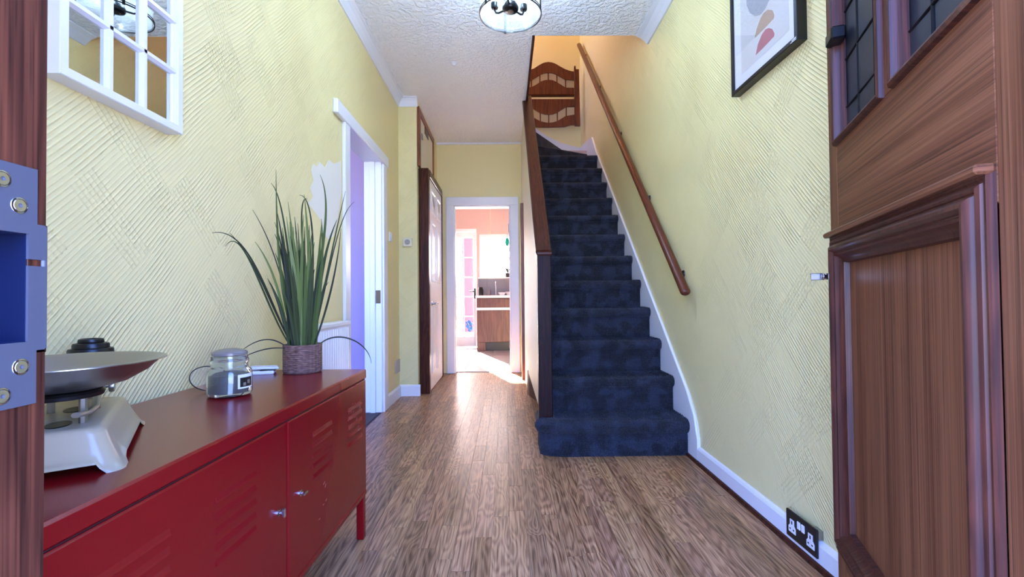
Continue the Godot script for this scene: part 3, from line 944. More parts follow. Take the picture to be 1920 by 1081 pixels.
func build_front_door():
	var s0 := 0.04
	var s1 := 0.826
	var dr := thing("door_5", "open brown front door on the right with dark leaded panes and a moulded lower panel", "door", V(0.495, 0, 0.37), atan2(0.93, 0.368), "", HZ)
	var g := G.new()
	var T := 0.044
	var zb := func(gg: G, a, b, y0, y1, z0 := 0.0, z1 := 0.044, bev := 0.0015): gg.box(Vector3((a + b) / 2, (y0 + y1) / 2, (z0 + z1) / 2), Vector3(b - a, y1 - y0, z1 - z0), bev)
	zb.call(g, s0, 0.158, 0.01, 2.02)
	part(dr, "stile", g, M.door_y)
	g = G.new()
	zb.call(g, 0.762, s1, 0.01, 2.02)
	part(dr, "stile", g, M.door_y)
	for r in [[0.01, 0.30], [0.97, 1.215], [1.90, 2.02]]:
		g = G.new()
		zb.call(g, 0.158, 0.762, r[0], r[1])
		part(dr, "rail", g, M.door_x)
	g = G.new()
	zb.call(g, 0.158, 0.762, 0.30, 0.97, 0.014, 0.03)
	part(dr, "panel", g, M.door_y, "flat lower panel")
	# bolection moulding round the lower panel; local -z faces the hall
	g = G.new()
	var mb := Basis(Vector3(1, 0, 0), Vector3(0, 1, 0), Vector3(0, 0, -1))
	var prof := []
	for p in [[0.0, 0.0], [0.0006, 0.006], [0.003, 0.0085], [0.007, 0.0085], [0.0095, 0.006], [0.0115, 0.006], [0.013, 0.0095], [0.017, 0.0125], [0.0205, 0.011], [0.022, 0.009], [0.024, 0.009], [0.0265, 0.015], [0.031, 0.019], [0.036, 0.019], [0.040, 0.015], [0.042, 0.011], [0.044, 0.0105], [0.0465, 0.0125], [0.050, 0.011], [0.053, 0.005], [0.057, 0.000], [0.060, -0.002], [0.066, -0.003], [0.068, -0.014]]:
		prof.append(Vector2(p[0], p[1]))
	g.mitre(0.160, 0.806, 0.262, 1.008, prof, mb)
	part(dr, "panel_moulding", g, M.mould, "deep glossy moulding round the lower panel")
	# weathered little step at the head of the moulding
	g = G.new()
	zb.call(g, 0.158, 0.812, 1.004, 1.016, -0.020, 0.0, 0.003)
	part(dr, "moulding_cap", g, M.door_x)
	# glazed top: two lights with beads, quarries of dark glass between lead cames
	g = G.new()
	zb.call(g, 0.432, 0.476, 1.215, 1.90)
	part(dr, "muntin", g, M.door_y)
	for r in [[0.158, 0.432], [0.476, 0.762]]:
		g = G.new()
		g.mitre(r[0] - 0.003, r[1] + 0.003, 1.213, 1.903, [Vector2(0, 0.0), Vector2(0.002, 0.008), Vector2(0.007, 0.011), Vector2(0.013, 0.008), Vector2(0.017, -0.002), Vector2(0.018, -0.018)], mb)
		part(dr, "glazing_bead", g, M.mould)
		var y := 1.187
		var k := 0
		var cw: float = (r[1] - r[0]) / 3.0
		while y < 1.90:
			var ya := maxf(y, 1.215)
			var yb := minf(y + 0.110, 1.90)
			for j in 3:
				g = G.new()
				var xa: float = r[0] + cw * j
				g.box(Vector3(xa + cw / 2, (ya + yb) / 2, 0.021 + rng.randf_range(-0.0008, 0.0008)), Vector3(cw - 0.003, yb - ya - 0.003, 0.004), 0.0012, Basis(Vector3(0, 1, 0), rng.randf_range(-0.02, 0.02)))
				part(dr, "pane", g, M.lead_pane)
			y += 0.110
			k += 1
			if y < 1.90:
				g = G.new()
				g.box(Vector3((r[0] + r[1]) / 2, y, 0.0185), Vector3(r[1] - r[0], 0.005, 0.006), 0.002)
				part(dr, "lead_came", g, M.came)
		for j in [1, 2]:
			g = G.new()
			g.box(Vector3(r[0] + cw * j, 1.555, 0.0185), Vector3(0.004, 0.69, 0.0055), 0.0018)
			part(dr, "lead_came", g, M.came)
	# stay at the top of the far light
	g = G.new()
	g.box(Vector3(0.735, 1.458, -0.004), Vector3(0.05, 0.03, 0.03), 0.004)
	part(dr, "dark_catch", g, M.black)
	# lock case edge and the latch that sticks out of the free edge
	g = G.new()
	zb.call(g, s1, s1 + 0.0025, 0.80, 0.99, 0.008, 0.034, 0.0008)
	part(dr, "lock_forend", g, M.steel)
	# chrome snib standing out from the hall face beside the free edge
	g = G.new()
	g.box(Vector3(0.817, 0.912, -0.009), Vector3(0.013, 0.015, 0.018), 0.003)
	g.lathe(PV([[0, 0], [0.0085, 0], [0.0095, 0.0015], [0.0085, 0.004], [0.005, 0.006], [0, 0.006]]), 16, Basis(Vector3(1, 0, 0), Vector3(0, 0, -1), Vector3(0, 1, 0)), Vector3(0.817, 0.912, -0.018))
	part(dr, "latch_bolt", g, M.chrome, "small chrome latch")
	g = G.new()
	g.box(Vector3(0.817, 0.912, -0.035), Vector3(0.005, 0.016, 0.024), 0.0015)
	g.box(Vector3(0.8185, 0.919, -0.035), Vector3(0.009, 0.003, 0.024), 0.001)
	g.box(Vector3(0.8185, 0.905, -0.035), Vector3(0.009, 0.003, 0.024), 0.001)
	part(dr, "latch_tongue", g, M.chrome)

func build_left_jamb():
	var j := thing("trim_9", "dark red-brown front door jamb at the left edge with a steel strike plate", "door jamb", Vector3.ZERO, 0, "", HZ)
	var g := G.new()
	g.lim(-0.46, -0.36, 0.921, 2.03, 0.16, 0.374, 0.002)
	g.lim(-0.46, -0.36, 0.0, 0.84, 0.16, 0.374, 0.002)
	g.lim(-0.46, -0.36, 0.83, 0.93, 0.3575, 0.374, 0.001)
	g.lim(-0.46, -0.36, 0.83, 0.93, 0.16, 0.24)
	g.lim(-0.46, -0.40, 0.83, 0.93, 0.23, 0.36)
	part(j, "post", g, M.dark_y)
	var h := G.new()
	h.lim(-0.47, 0.60, 1.985, 2.03, 0.16, 0.374, 0.002)
	part(j, "head", h, M.dark_x)
	var h2 := G.new()
	h2.lim(0.51, 0.60, 0, 2.0, 0.16, 0.36, 0.002)
	part(j, "hinge_post", h2, M.dark_y)
	# strike plate let into the reveal
	g = G.new()
	for r in [[0.929, 0.971, 0.25, 0.3635], [0.793, 0.833, 0.25, 0.3635], [0.921, 0.929, 0.25, 0.3570], [0.833, 0.840, 0.25, 0.3570], [0.902, 0.929, 0.3570, 0.370], [0.833, 0.897, 0.3570, 0.370]]:
		g.lim(-0.360, -0.3582, r[0], r[1], r[2], r[3])
	# rolled lip
	g.tube([V(-0.3605, 0.834, 0.3705), V(-0.3605, 0.928, 0.3705)], 0.0024, 12)
	var pl := part(j, "strike_plate", g, M.plate, "steel strike plate with a rolled lip")
	g = G.new()
	g.lim(-0.392, -0.389, 0.838, 0.923, 0.242, 0.357)
	g.lim(-0.392, -0.360, 0.838, 0.8405, 0.242, 0.3572)
	g.lim(-0.392, -0.360, 0.9205, 0.923, 0.242, 0.3572)
	g.lim(-0.392, -0.360, 0.838, 0.923, 0.3562, 0.3575)
	g.lim(-0.389, -0.372, 0.84, 0.921, 0.318, 0.3195)
	part(j, "keep_box", g, std(Color(0.16, 0.2, 0.34), 0.4, 0.8), "dark steel box behind the plate")
	for p in [[0.941, 0.350], [0.958, 0.338], [0.822, 0.352], [0.803, 0.339]]:
		g = G.new()
		var sb := Basis(Vector3(0, -1, 0), Vector3(1, 0, 0), Vector3(0, 0, 1))
		g.lathe(PV([[0, -0.001], [0.0062, 0.0], [0.0060, 0.0004], [0.0050, 0.0007], [0.0048, 0.0003], [0.0044, 0.0008], [0.0016, 0.0009], [0.0013, -0.0006], [0, -0.0006]]), 20, sb, V(-0.3582, p[0], p[1]))
		part(pl, "screw", g, M.chrome)

func build_kitchen():
	# shell
	var g := G.new()
	var kx0 := -2.0
	var kx1 := 1.3
	g.lim(kx0 - 0.15, kx0, 0, 2.6, DB + 0.12, 8.25)
	g.lim(kx1, kx1 + 0.15, 0, 2.6, 6.3, 8.25)
	g.lim(0.25, 0.37, 0, 2.6, DB + 0.12, 6.3)
	g.lim(0.37, kx1 + 0.15, 0, 2.6, 6.3, 6.36)
	g.lim(kx0, -1.15, 0, 2.6, 8.1, 8.25)
	g.lim(-1.15, -0.50, 2.03, 2.6, 8.1, 8.25)
	g.lim(-0.50, -0.45, 0, 2.6, 8.1, 8.25)
	g.lim(-0.45, 0.75, 0, 1.21, 8.1, 8.25)
	g.lim(-0.45, 0.75, 1.96, 2.6, 8.1, 8.25)
	g.lim(0.75, kx1, 0, 2.6, 8.1, 8.25)
	g.lim(kx0 - 0.15, WL - 0.12, 0, 2.6, DB, DB + 0.12)
	structure("wall_kitchen", "kitchen wall around the window and glazed door with pink bounced light put into its colour", "wall", g, M.kitchen_wall)
	g = G.new()
	g.lim(kx0 - 0.15, kx1 + 0.15, 2.42, 2.6, DB + 0.12, 8.25)
	structure("ceiling_kitchen", "kitchen ceiling", "ceiling", g, M.kitchen_wall)
	g = G.new()
	g.lim(kx0 - 0.15, kx1 + 0.15, -0.12, -0.005, DB + 0.1, 8.25)
	var kf := structure("floor_kitchen", "pale tiled kitchen floor", "floor", g, M.tile_grey)
	for i in 11:
		for k in 9:
			g = G.new()
			g.box(Vector3(kx0 + 0.15 + i * 0.30, -0.003, -(DB + 0.26 + k * 0.30)), Vector3(0.296, 0.006, 0.296), 0.0015)
			part(kf, "tile", g, M.kitchen_floor)
	# glazed door, ten lights
	var gd := thing("door_6", "white glazed back door of small lights in the kitchen", "door", Vector3.ZERO, 0, "", HZ)
	g = G.new()
	var xs := [-1.14, -1.07, -0.91, -0.895, -0.735, -0.72, -0.56, -0.505]
	g.lim(xs[0], xs[1], 0.02, 2.0, 8.12, 8.165, 0.003)
	part(gd, "stile", g, M.white)
	g = G.new()
	g.lim(xs[6], xs[7], 0.02, 2.0, 8.12, 8.165, 0.003)
	part(gd, "stile", g, M.white)
	for r in [[0.02, 0.195], [1.90, 2.0]]:
		g = G.new()
		g.lim(xs[1], xs[6], r[0], r[1], 8.12, 8.165, 0.003)
		part(gd, "rail", g, M.white)
	for k in [2, 4]:
		g = G.new()
		g.lim(xs[k], xs[k + 1], 0.195, 1.90, 8.125, 8.16, 0.003)
		part(gd, "glazing_bar", g, M.white)
	for k in range(1, 5):
		g = G.new()
		g.lim(xs[1], xs[6], 0.195 + k * 0.341 - 0.007, 0.195 + k * 0.341 + 0.007, 8.125, 8.16, 0.003)
		part(gd, "glazing_bar", g, M.white)
	for k in 5:
		for c in 3:
			g = G.new()
			g.lim(xs[1 + c * 2], xs[2 + c * 2], 0.2 + k * 0.341, 0.53 + k * 0.341, 8.14, 8.144)
			part(gd, "pane", g, M.glass)
	g = G.new()
	g.lim(-0.545, -0.515, 0.85, 1.02, 8.112, 8.12, 0.002)
	g.tube([V(-0.53, 0.97, 8.115), V(-0.53, 0.97, 8.08), V(-0.54, 0.97, 8.075), V(-0.62, 0.97, 8.075)], 0.011, 8)
	part(gd, "handle", g, M.black, "black lever handle")
	g = G.new()
	# blue print on the bottom pane: overlapping blots
	for b in [[-0.66, 0.37, 0.05], [-0.61, 0.41, 0.045], [-0.64, 0.45, 0.035], [-0.60, 0.34, 0.04], [-0.68, 0.43, 0.03], [-0.63, 0.30, 0.035]]:
		var pp := []
		for k in 14: pp.append([b[0] + cos(TAU * k / 14) * b[2] * (0.8 + 0.3 * sin(k * 2.3)), b[1] + sin(TAU * k / 14) * b[2] * (0.8 + 0.3 * cos(k * 1.7))])
		g.prism(PV(pp), -8.136, -8.138)
	part(gd, "blue_sticker", g, std(Color(0.25, 0.58, 0.85), 0.5), "blue printed sticker on the bottom pane")
	g = G.new()
	g.lim(-1.15, -0.50, 2.0, 2.05, 8.09, 8.12, 0.003)
	part(gd, "head_board", g, M.white)
	# window: two top lights over fixed panes, white frame
	var kw := thing("window_4", "white framed kitchen window over the sink", "window", Vector3.ZERO, 0, "", HZ)
	g = G.new()
	g.lim(-0.45, 0.75, 1.90, 1.96, 8.10, 8.18, 0.004); g.lim(-0.45, 0.75, 1.205, 1.25, 8.10, 8.18, 0.004)
	g.lim(-0.45, -0.40, 1.25, 1.90, 8.10, 8.18, 0.004); g.lim(0.70, 0.75, 1.25, 1.90, 8.10, 8.18, 0.004)
	g.lim(-0.40, 0.70, 1.66, 1.73, 8.11, 8.17, 0.004); g.lim(0.13, 0.18, 1.25, 1.90, 8.11, 8.17, 0.004)
	part(kw, "frame", g, M.white)
	g = G.new()
	g.lim(-0.40, 0.13, 1.50, 1.565, 8.125, 8.16, 0.003); g.lim(-0.06, -0.045, 1.25, 1.50, 8.125, 8.16, 0.003)
	part(kw, "glazing_bar", g, M.white)
	for r in [[-0.40, 0.13, 1.25, 1.66], [-0.40, 0.13, 1.73, 1.90], [0.18, 0.70, 1.25, 1.66], [0.18, 0.70, 1.73, 1.90]]:
		g = G.new()
		g.lim(r[0], r[1], r[2], r[3], 8.14, 8.144)
		part(kw, "pane", g, M.glass)
	g = G.new()
	g.lim(-0.47, 0.77, 1.185, 1.207, 7.98, 8.12, 0.004)
	part(kw, "sill", g, M.white)
	# splashback tiles: lift off the wall behind the worktop
	g = G.new()
	g.lim(-0.47, 1.25, 0.90, 1.185, 8.088, 8.1)
	var sp := structure("trim_10", "grey tiled splashback under the kitchen window", "splashback", g, M.tile_grey)
	for i in 11:
		for k in 2:
			g = G.new()
			g.box(V(-0.40 + i * 0.15, 0.973 + k * 0.144, 8.086), Vector3(0.146, 0.14, 0.006), 0.0015)
			part(sp, "tile", g, M.tile_grey)
	# base unit and worktop
	var bu := thing("kitchen_unit", "brown wood-effect kitchen base unit below the window", "cabinet", V(0.0, 0, 7.85))
	g = G.new(Transform3D(Basis.IDENTITY, V(0, 0, -7.85)))
	g.lim(-0.47, 0.75, 0.14, 0.855, 7.58, 8.08, 0.003)
	part(bu, "body", g, M.laminate)
	g = G.new(Transform3D(Basis.IDENTITY, V(0, 0, -7.85)))
	g.lim(-0.40, 0.74, 0.0, 0.14, 7.66, 8.07)
	part(bu, "plinth", g, M.black)
	g = G.new(Transform3D(Basis.IDENTITY, V(0, 0, -7.85)))
	g.lim(-0.47, -0.33, 0.0, 0.14, 7.585, 7.64, 0.003)
	part(bu, "foot", g, M.laminate)
	for r in [[-0.465, 0.135], [0.145, 0.745]]:
		g = G.new(Transform3D(Basis.IDENTITY, V(0, 0, -7.85)))
		g.lim(r[0], r[1], 0.145, 0.655, 7.560, 7.58, 0.003)
		part(bu, "door", g, M.laminate)
		g = G.new(Transform3D(Basis.IDENTITY, V(0, 0, -7.85)))
		g.lim(r[0], r[1], 0.705, 0.845, 7.560, 7.58, 0.003)
		part(bu, "drawer", g, M.laminate)
	g = G.new(Transform3D(Basis.IDENTITY, V(0, 0, -7.85)))
	g.lim(-0.468, 0.748, 0.66, 0.70, 7.552, 7.582, 0.003)
	part(bu, "white_rail", g, M.white, "white grip rail")
	g = G.new()
	g.lim(-0.49, 1.28, 0.858, 0.896, 7.54, 8.085, 0.004)
	solo("worktop", "white edged kitchen worktop on the brown base unit", "worktop", g, M.white)
	# tap
	var tp := thing("kitchen_tap", "curved chrome tap on the worktop under the window", "tap", V(-0.17, 0.896, 8.03))
	g = G.new()
	var arc := [Vector3(0, 0, 0), Vector3(0, 0.12, 0)]
	for k in 9: arc.append(Vector3(0, 0.16, 0.07) + Vector3(0, sin(PI - PI * k / 8.0), cos(PI - PI * k / 8.0)) * 0.07)
	g.tube(arc, 0.011, 10)
	part(tp, "spout", g, M.chrome)
	g = G.new()
	g.lathe(PV([[0, 0], [0.028, 0], [0.026, 0.012], [0.014, 0.02], [0, 0.02]]), 16)
	part(tp, "base", g, M.chrome)
	# small things on the worktop
	var mk := func(called, label, x, d, prof, m):
		var gg := G.new()
		gg.lathe(PV(prof), 20)
		return solo(called, label, called.replace("_", " ").split(" ")[-1], gg, m, V(x, 0.896, d))
	mk.call("dark_jar", "small dark jar at the left end of the kitchen worktop", -0.42, 7.9, [[0, 0], [0.045, 0], [0.047, 0.1], [0.035, 0.12], [0.035, 0.14], [0, 0.14]], std(Color(0.09, 0.08, 0.09), 0.4))
	mk.call("grey_mug", "grey mug on the kitchen worktop left of the tap", -0.29, 7.85, [[0, 0], [0.036, 0], [0.040, 0.09], [0.037, 0.09], [0.033, 0.006], [0, 0.006]], std(Color(0.4, 0.38, 0.4), 0.4))
	mk.call("white_bowl", "white bowl drying on the worktop right of the tap", -0.06, 7.75, [[0, 0], [0.035, 0], [0.065, 0.05], [0.062, 0.05], [0.033, 0.006], [0, 0.006]], M.white)
	mk.call("white_bowl", "white bowl at the right edge of the doorway on the worktop", 0.06, 7.8, [[0, 0], [0.035, 0], [0.065, 0.06], [0.062, 0.06], [0.033, 0.006], [0, 0.006]], M.white)
	# dark sprig in a pot on the sill
	var fp := thing("sill_plant", "dark leafy plant in a black pot on the kitchen window sill", "plant", V(0.04, 1.207, 8.03))
	g = G.new()
	g.lathe(PV([[0, 0], [0.035, 0], [0.045, 0.07], [0.04, 0.07], [0, 0.06]]), 16)
	part(fp, "pot", g, M.black)
	g = G.new()
	for k in 9:
		var a := k * 2.4
		g.tube([Vector3(0, 0.06, 0), Vector3(cos(a) * 0.03, 0.14, sin(a) * 0.02), Vector3(cos(a) * 0.07, 0.16 + 0.06 * sin(k * 1.7), sin(a) * 0.03)], [0.004, 0.016, 0.004], 6, 0.5)
	part(fp, "leaves", g, std(Color(0.06, 0.09, 0.07), 0.6))
	# teal ornament hanging on the window
	var orn := thing("window_ornament", "oval teal glass ornament hanging at the kitchen window", "ornament", V(0.035, 1.815, 8.07))
	g = G.new()
	var el := []
	for k in 13: el.append(Vector2(cos(-PI / 2 + PI * k / 12) * 0.035, sin(-PI / 2 + PI * k / 12) * 0.075))
	g.lathe(PV(el), 20, Basis.IDENTITY, Vector3.ZERO, Vector2(1, 0.4))
	part(orn, "body", g, std(Color(0.03, 0.62, 0.52), 0.2))
	g = G.new()
	g.tube([Vector3(0, 0.07, 0), Vector3(0, 0.15, 0)], 0.003, 6)
	part(orn, "cord", g, M.black)
	# ceiling strip lamp with pull cord
	var fl := thing("strip_lamp", "white strip lamp with a pull cord on the kitchen ceiling", "lamp", V(-0.08, 2.42, 7.6), 0.35)
	g = G.new()
	g.box(Vector3(0, -0.02, 0), Vector3(0.60, 0.04, 0.06), 0.006)
	part(fl, "housing", g, M.white)
	g = G.new()
	g.tube([Vector3(-0.27, -0.055, 0), Vector3(0.27, -0.055, 0)], 0.014, 10)
	part(fl, "tube", g, std(Color(0.95, 0.95, 0.92), 0.4))
	g = G.new()
	g.tube([Vector3(-0.18, -0.03, 0.04), Vector3(-0.18, -0.50, 0.04)], 0.003, 6)
	g.lathe(PV([[0, -0.54], [0.008, -0.535], [0.009, -0.51], [0.004, -0.49], [0, -0.49]]), 8, Basis.IDENTITY, Vector3(-0.18, 0, 0.04))
	part(fl, "pull_cord", g, M.cream)
	# outside
	g = G.new()
	g.lim(-9, 6, -0.4, -0.1, 8.25, 30)
	structure("ground_back", "pale paved yard behind the house", "paving", g, M.concrete)
	var sh := thing("garden_shed", "red garden outbuilding seen through the glazed back door", "shed", V(-1.03, -0.1, 13.6))
	g = G.new(Transform3D(Basis.IDENTITY, V(1.03, 0.1, -13.6)))
	g.lim(-1.22, -0.80, -0.1, 2.95, 13.2, 14.0, 0.01)
	part(sh, "walls", g, M.pink_wall)
	g = G.new(Transform3D(Basis.IDENTITY, V(1.03, 0.1, -13.6)))
	g.prism(PV([[13.1, 2.95], [14.1, 2.95], [13.6, 3.2]]), -1.26, -0.75, DY)
	part(sh, "roof", g, M.iron)

func build_cabinet():
	var c := thing("metal_cabinet", "long glossy red metal cabinet with louvred doors on four legs", "cabinet", V(-0.735, 0, 1.152), -0.0227)
	# local: +x faces the hall, -z is the far end
	var hx := 0.206
	var hl := 0.595
	var g := G.new()
	g.box(Vector3(-0.004, 0.37, 0), Vector3(2 * hx - 0.02, 0.41, 2 * hl - 0.004), 0.003)
	var body := part(c, "body", g, M.red)
	g = G.new()
	g.box(Vector3(0, 0.593, 0), Vector3(2 * hx, 0.034, 2 * hl), 0.004)
	part(c, "top", g, M.red)
	g = G.new()
	g.box(Vector3(0, 0.163, 0), Vector3(2 * hx - 0.002, 0.018, 2 * hl), 0.003)
	part(c, "bottom_rail", g, M.red)
	g = G.new()
	g.box(Vector3(hx - 0.012, 0.5755, 0), Vector3(0.012, 0.006, 2 * hl - 0.01))
	part(c, "shadow_gap", g, M.shadow_gap)
	for sx in [-1, 1]:
		for sz in [-1, 1]:
			g = G.new()
			g.box(Vector3(sx * (hx - 0.017), 0.0775, sz * (hl - 0.017)), Vector3(0.026, 0.155, 0.026), 0.003)
			part(c, "leg", g, M.red)
	for k in 2:
		var z0 := 0.003 if k == 0 else -hl + 0.006
		var z1 := hl - 0.006 if k == 0 else -0.003
		g = G.new()
		g.box(Vector3(hx - 0.010, 0.373, (z0 + z1) / 2), Vector3(0.018, 0.400, z1 - z0), 0.003)
		var door := part(c, "door", g, M.red)
		for lc in ([0.452, 0.205] if k == 0 else [-0.205, -0.475]):
			for r in 5:
				g = G.new()
				# a pressed louvre: hooded slot
				var y := 0.508 - r * 0.0285
				g.prism(PV([[0.0, 0.0], [0.0018, -0.008], [0.003, -0.0115], [0.0, -0.013]]), -0.066, 0.066, Basis.IDENTITY, Vector3(hx - 0.001, y, lc))
				part(door, "louvre", g, M.red)
		g = G.new()
		var hb := Basis(Vector3(0, -1, 0), Vector3(1, 0, 0), Vector3(0, 0, 1))
		var hz := 0.045 if k == 0 else -0.065
		g.lathe(PV([[0, 0], [0.008, 0], [0.008, 0.0025], [0.004, 0.004], [0.004, 0.009], [0, 0.009]]), 16, hb, Vector3(hx - 0.001, 0.376, hz))
		g.box(Vector3(hx + 0.012, 0.376, hz), Vector3(0.008, 0.022 if k == 0 else 0.007, 0.007 if k == 0 else 0.022), 0.002)
		part(door, "knob", g, M.chrome)
	# worn chips on the far door and the corner
	g = G.new()
	for i in 26:
		var z := -0.41 - rng.randf() * 0.12
		var y := 0.42 + rng.randf() * 0.1
		if i > 20:
			y = 0.25 + rng.randf() * 0.1
			z = -0.17 - rng.randf() * 0.06
		var a := rng.randf_range(0.0, 1.2)
		var l := rng.randf_range(0.004, 0.016)
		g.box(Vector3(hx - 0.0009, y, z), Vector3(0.0005, 0.0009, l), 0.0, Basis(Vector3(1, 0, 0), a))
	part(c, "paint_chips", g, M.chip, "pale scratches in the red paint").set_meta("kind", "stuff")
	g = G.new()
	g.prism(PV([[0, 0], [0.012, 0.001], [0.010, 0.016], [0.004, 0.022], [0, 0.024]]), 0, 0.0008, Basis.IDENTITY, Vector3(hx - 0.0125, 0.585, -hl - 0.0004))
	g.box(Vector3(hx - 0.001, 0.598, -hl + 0.002), Vector3(0.004, 0.020, 0.005), 0.001)
	part(c, "corner_chip", g, M.white, "bare corner of the top")

func build_scale():
	var s := thing("kitchen_scale", "cream enamel balance scale standing at the near end of the red cabinet", "scale", V(-0.76, 0.61, 0.834), 0.576)
	# local: -z is the end with the weights, +x faces the hall
	var g := G.new()
	# flared enamel base with arched cut-outs between four feet
	var hw := 0.082
	var hl := 0.17
	var lev := [[0.0, 0.0, 1.0], [0.004, -0.010, 1.0], [0.030, -0.018, 1.0], [0.052, -0.026, 1.0], [0.060, -0.031, 1.0], [0.0645, -0.040, 1.0]]
	var ring := func(inset: float, y: float, foot: float):
		var r := []
		var n := 40
		for side in 4:
			for k in n:
				var t := float(k) / n * 2 - 1
				var w: float = hw + inset
				var l: float = hl + inset
				var p: Vector3
				match side:
					0: p = Vector3(w, y, l * -t)
					1: p = Vector3(w * -t, y, -l)
					2: p = Vector3(-w, y, l * t)
					3: p = Vector3(w * t, y, l)
				# round the corners
				var cr := 0.022
				var q := Vector2(absf(p.x) - (w - cr), absf(p.z) - (l - cr))
				if q.x > 0 and q.y > 0:
					q = q.normalized() * minf(q.length(), cr)
					p.x = signf(p.x) * (w - cr + q.x)
					p.z = signf(p.z) * (l - cr + q.y)
				# arch
				if foot > 0.0:
					var at := absf(t)
					if at < 0.74: p.y += 0.014 * foot * smoothstep(0.74, 0.66, at)
					else: # feet flare
						var fl := 0.004 * foot
						p.x += signf(p.x) * fl
						p.z += signf(p.z) * fl
				r.append(p)
		return r
	var rings := []
	var prof := [[0.004, 0.0, 1.0], [0.003, 0.003, 1.0], [-0.001, 0.007, 0.9], [-0.004, 0.014, 0.6], [-0.009, 0.028, 0.15], [-0.015, 0.044, 0.0], [-0.0195, 0.056, 0.0], [-0.0215, 0.060, 0.0], [-0.0250, 0.0635, 0.0], [-0.030, 0.065, 0.0]]
	for p in prof: rings.append(ring.call(p[0], p[1], p[2]))
	for i in rings.size() - 1:
		var m: int = rings[i].size()
		for k in m:
			var kk := (k + 1) % m
			var w: Vector3 = (rings[i][k] + rings[i + 1][kk]) / 2 - Vector3(0, 0.01, 0)
			g.quad(rings[i][k], rings[i][kk], rings[i + 1][kk], rings[i + 1][k], w, 1 if i < 6 else 2)
	var tr: Array = rings[-1]
	for k in tr.size(): g.tri(tr[k], tr[(k + 1) % tr.size()], Vector3(0, 0.065, 0), Vector3.UP, 2)
	var body := part(s, "base", g, M.enamel)
	g = G.new()
	g.box(Vector3(0.0605, 0.038, -0.035), Vector3(0.0012, 0.016, 0.012), 0.0, Basis(Vector3(0, 0, 1), 0.28) * Basis(Vector3(1, 0, 0), 0.5))
	part(body, "badge", g, std(Color(0.55, 0.42, 0.36), 0.6), "small faded brown badge")
	for z in [0.095, -0.03]:
		g = G.new()
		g.lathe(PV([[0, 0.0652], [0.021, 0.0652], [0.020, 0.0662], [0, 0.0662]]), 20, Basis.IDENTITY, Vector3(0.0, 0, z), Vector2(0.8, 1.3))
		part(body, "slot", g, M.black, "dark hole in the base")
	# posts, beam and pan carriers
	for p in [[0.03, 0.10], [0.03, -0.02], [-0.03, 0.10], [-0.03, -0.02], [0.0, -0.155]]:
		g = G.new()
		g.box(Vector3(p[0], 0.085, p[1]), Vector3(0.011, 0.052, 0.008), 0.003)
		part(s, "post", g, M.steel)
	g = G.new()
	g.tube([Vector3(0.03, 0.088, 0.155), Vector3(0.035, 0.080, 0.10), Vector3(0.04, 0.082, 0.06), Vector3(0.036, 0.096, 0.02), Vector3(0.03, 0.102, -0.04), Vector3(0.02, 0.106, -0.15)], 0.006, 8, 0.7)
	g.tube([Vector3(-0.03, 0.092, 0.155), Vector3(-0.035, 0.088, 0.06), Vector3(-0.03, 0.100, -0.04), Vector3(-0.02, 0.106, -0.15)], 0.006, 8, 0.7)
	part(s, "beam", g, M.steel)
	g = G.new()
	g.lathe(PV([[0, 0.105], [0.052, 0.105], [0.054, 0.111], [0.050, 0.115], [0, 0.115]]), 28, Basis.IDENTITY, Vector3(0, 0, 0.07))
	part(s, "pan_carrier", g, M.iron)
	g = G.new()
	g.lathe(PV([[0, 0.108], [0.050, 0.108], [0.052, 0.112], [0.050, 0.117], [0.046, 0.114], [0, 0.114]]), 28, Basis.IDENTITY, Vector3(0, 0, -0.175))
	part(s, "weight_platform", g, M.steel)
	g = G.new()
	g.lathe(PV([[0, -0.004], [0.012, -0.004], [0.013, 0.0], [0.012, 0.004], [0, 0.004]]), 16, Basis(Vector3(0, -1, 0), Vector3(1, 0, 0), Vector3(0, 0, 1)), Vector3(0.045, 0.097, -0.075))
	g.tube([Vector3(0.0, 0.097, -0.075), Vector3(0.045, 0.097, -0.075)], 0.004, 8)
	part(s, "knob", g, M.steel, "round balance knob")
	# pan resting on the carrier
	g = G.new()
	g.lathe(PV([[0, 0], [0.05, 0.001], [0.085, 0.010], [0.112, 0.026], [0.127, 0.041], [0.134, 0.045], [0.138, 0.0445], [0.138, 0.046], [0.134, 0.0475], [0.126, 0.044], [0.110, 0.029], [0.084, 0.0135], [0.05, 0.0045], [0, 0.0035]]), 64)
	solo("scale_pan", "round shallow steel pan resting on the cream scale", "pan", g, M.steel, Vector3(-0.76, 0.7262, -0.834) + Basis(Vector3.UP, 0.576) * Vector3(0, 0, 0.07))
	# iron weights stacked on the platform, largest at the bottom
	var y := 0.61 + 0.115
	var wp := Vector3(-0.76, 0, -0.834) + Basis(Vector3.UP, 0.576) * Vector3(0, 0, -0.175)
	var sizes := [[0.045, 0.020, "largest round iron weight at the bottom of the stack behind the pan"], [0.042, 0.018, "round iron weight second from the bottom of the stack"], [0.037, 0.014, "round iron weight third from the bottom of the stack"], [0.030, 0.012, "round iron weight second from the top of the stack"], [0.021, 0.010, "smallest round iron weight on top of the stack"]]
	for z in sizes:
		g = G.new()
		var r: float = z[0]
		var h: float = z[1]
		g.lathe(PV([[0, 0], [r * 0.94, 0], [r, 0.002], [r, h - 0.004], [r * 0.95, h - 0.001], [r * 0.8, h], [r * 0.74, h - 0.002], [0, h - 0.002]]), 32)
		solo("iron_weight", z[2], "weight", g, M.iron, Vector3(wp.x, y, wp.z), "iron weights stacked on the scale")
		y += h - 0.0015

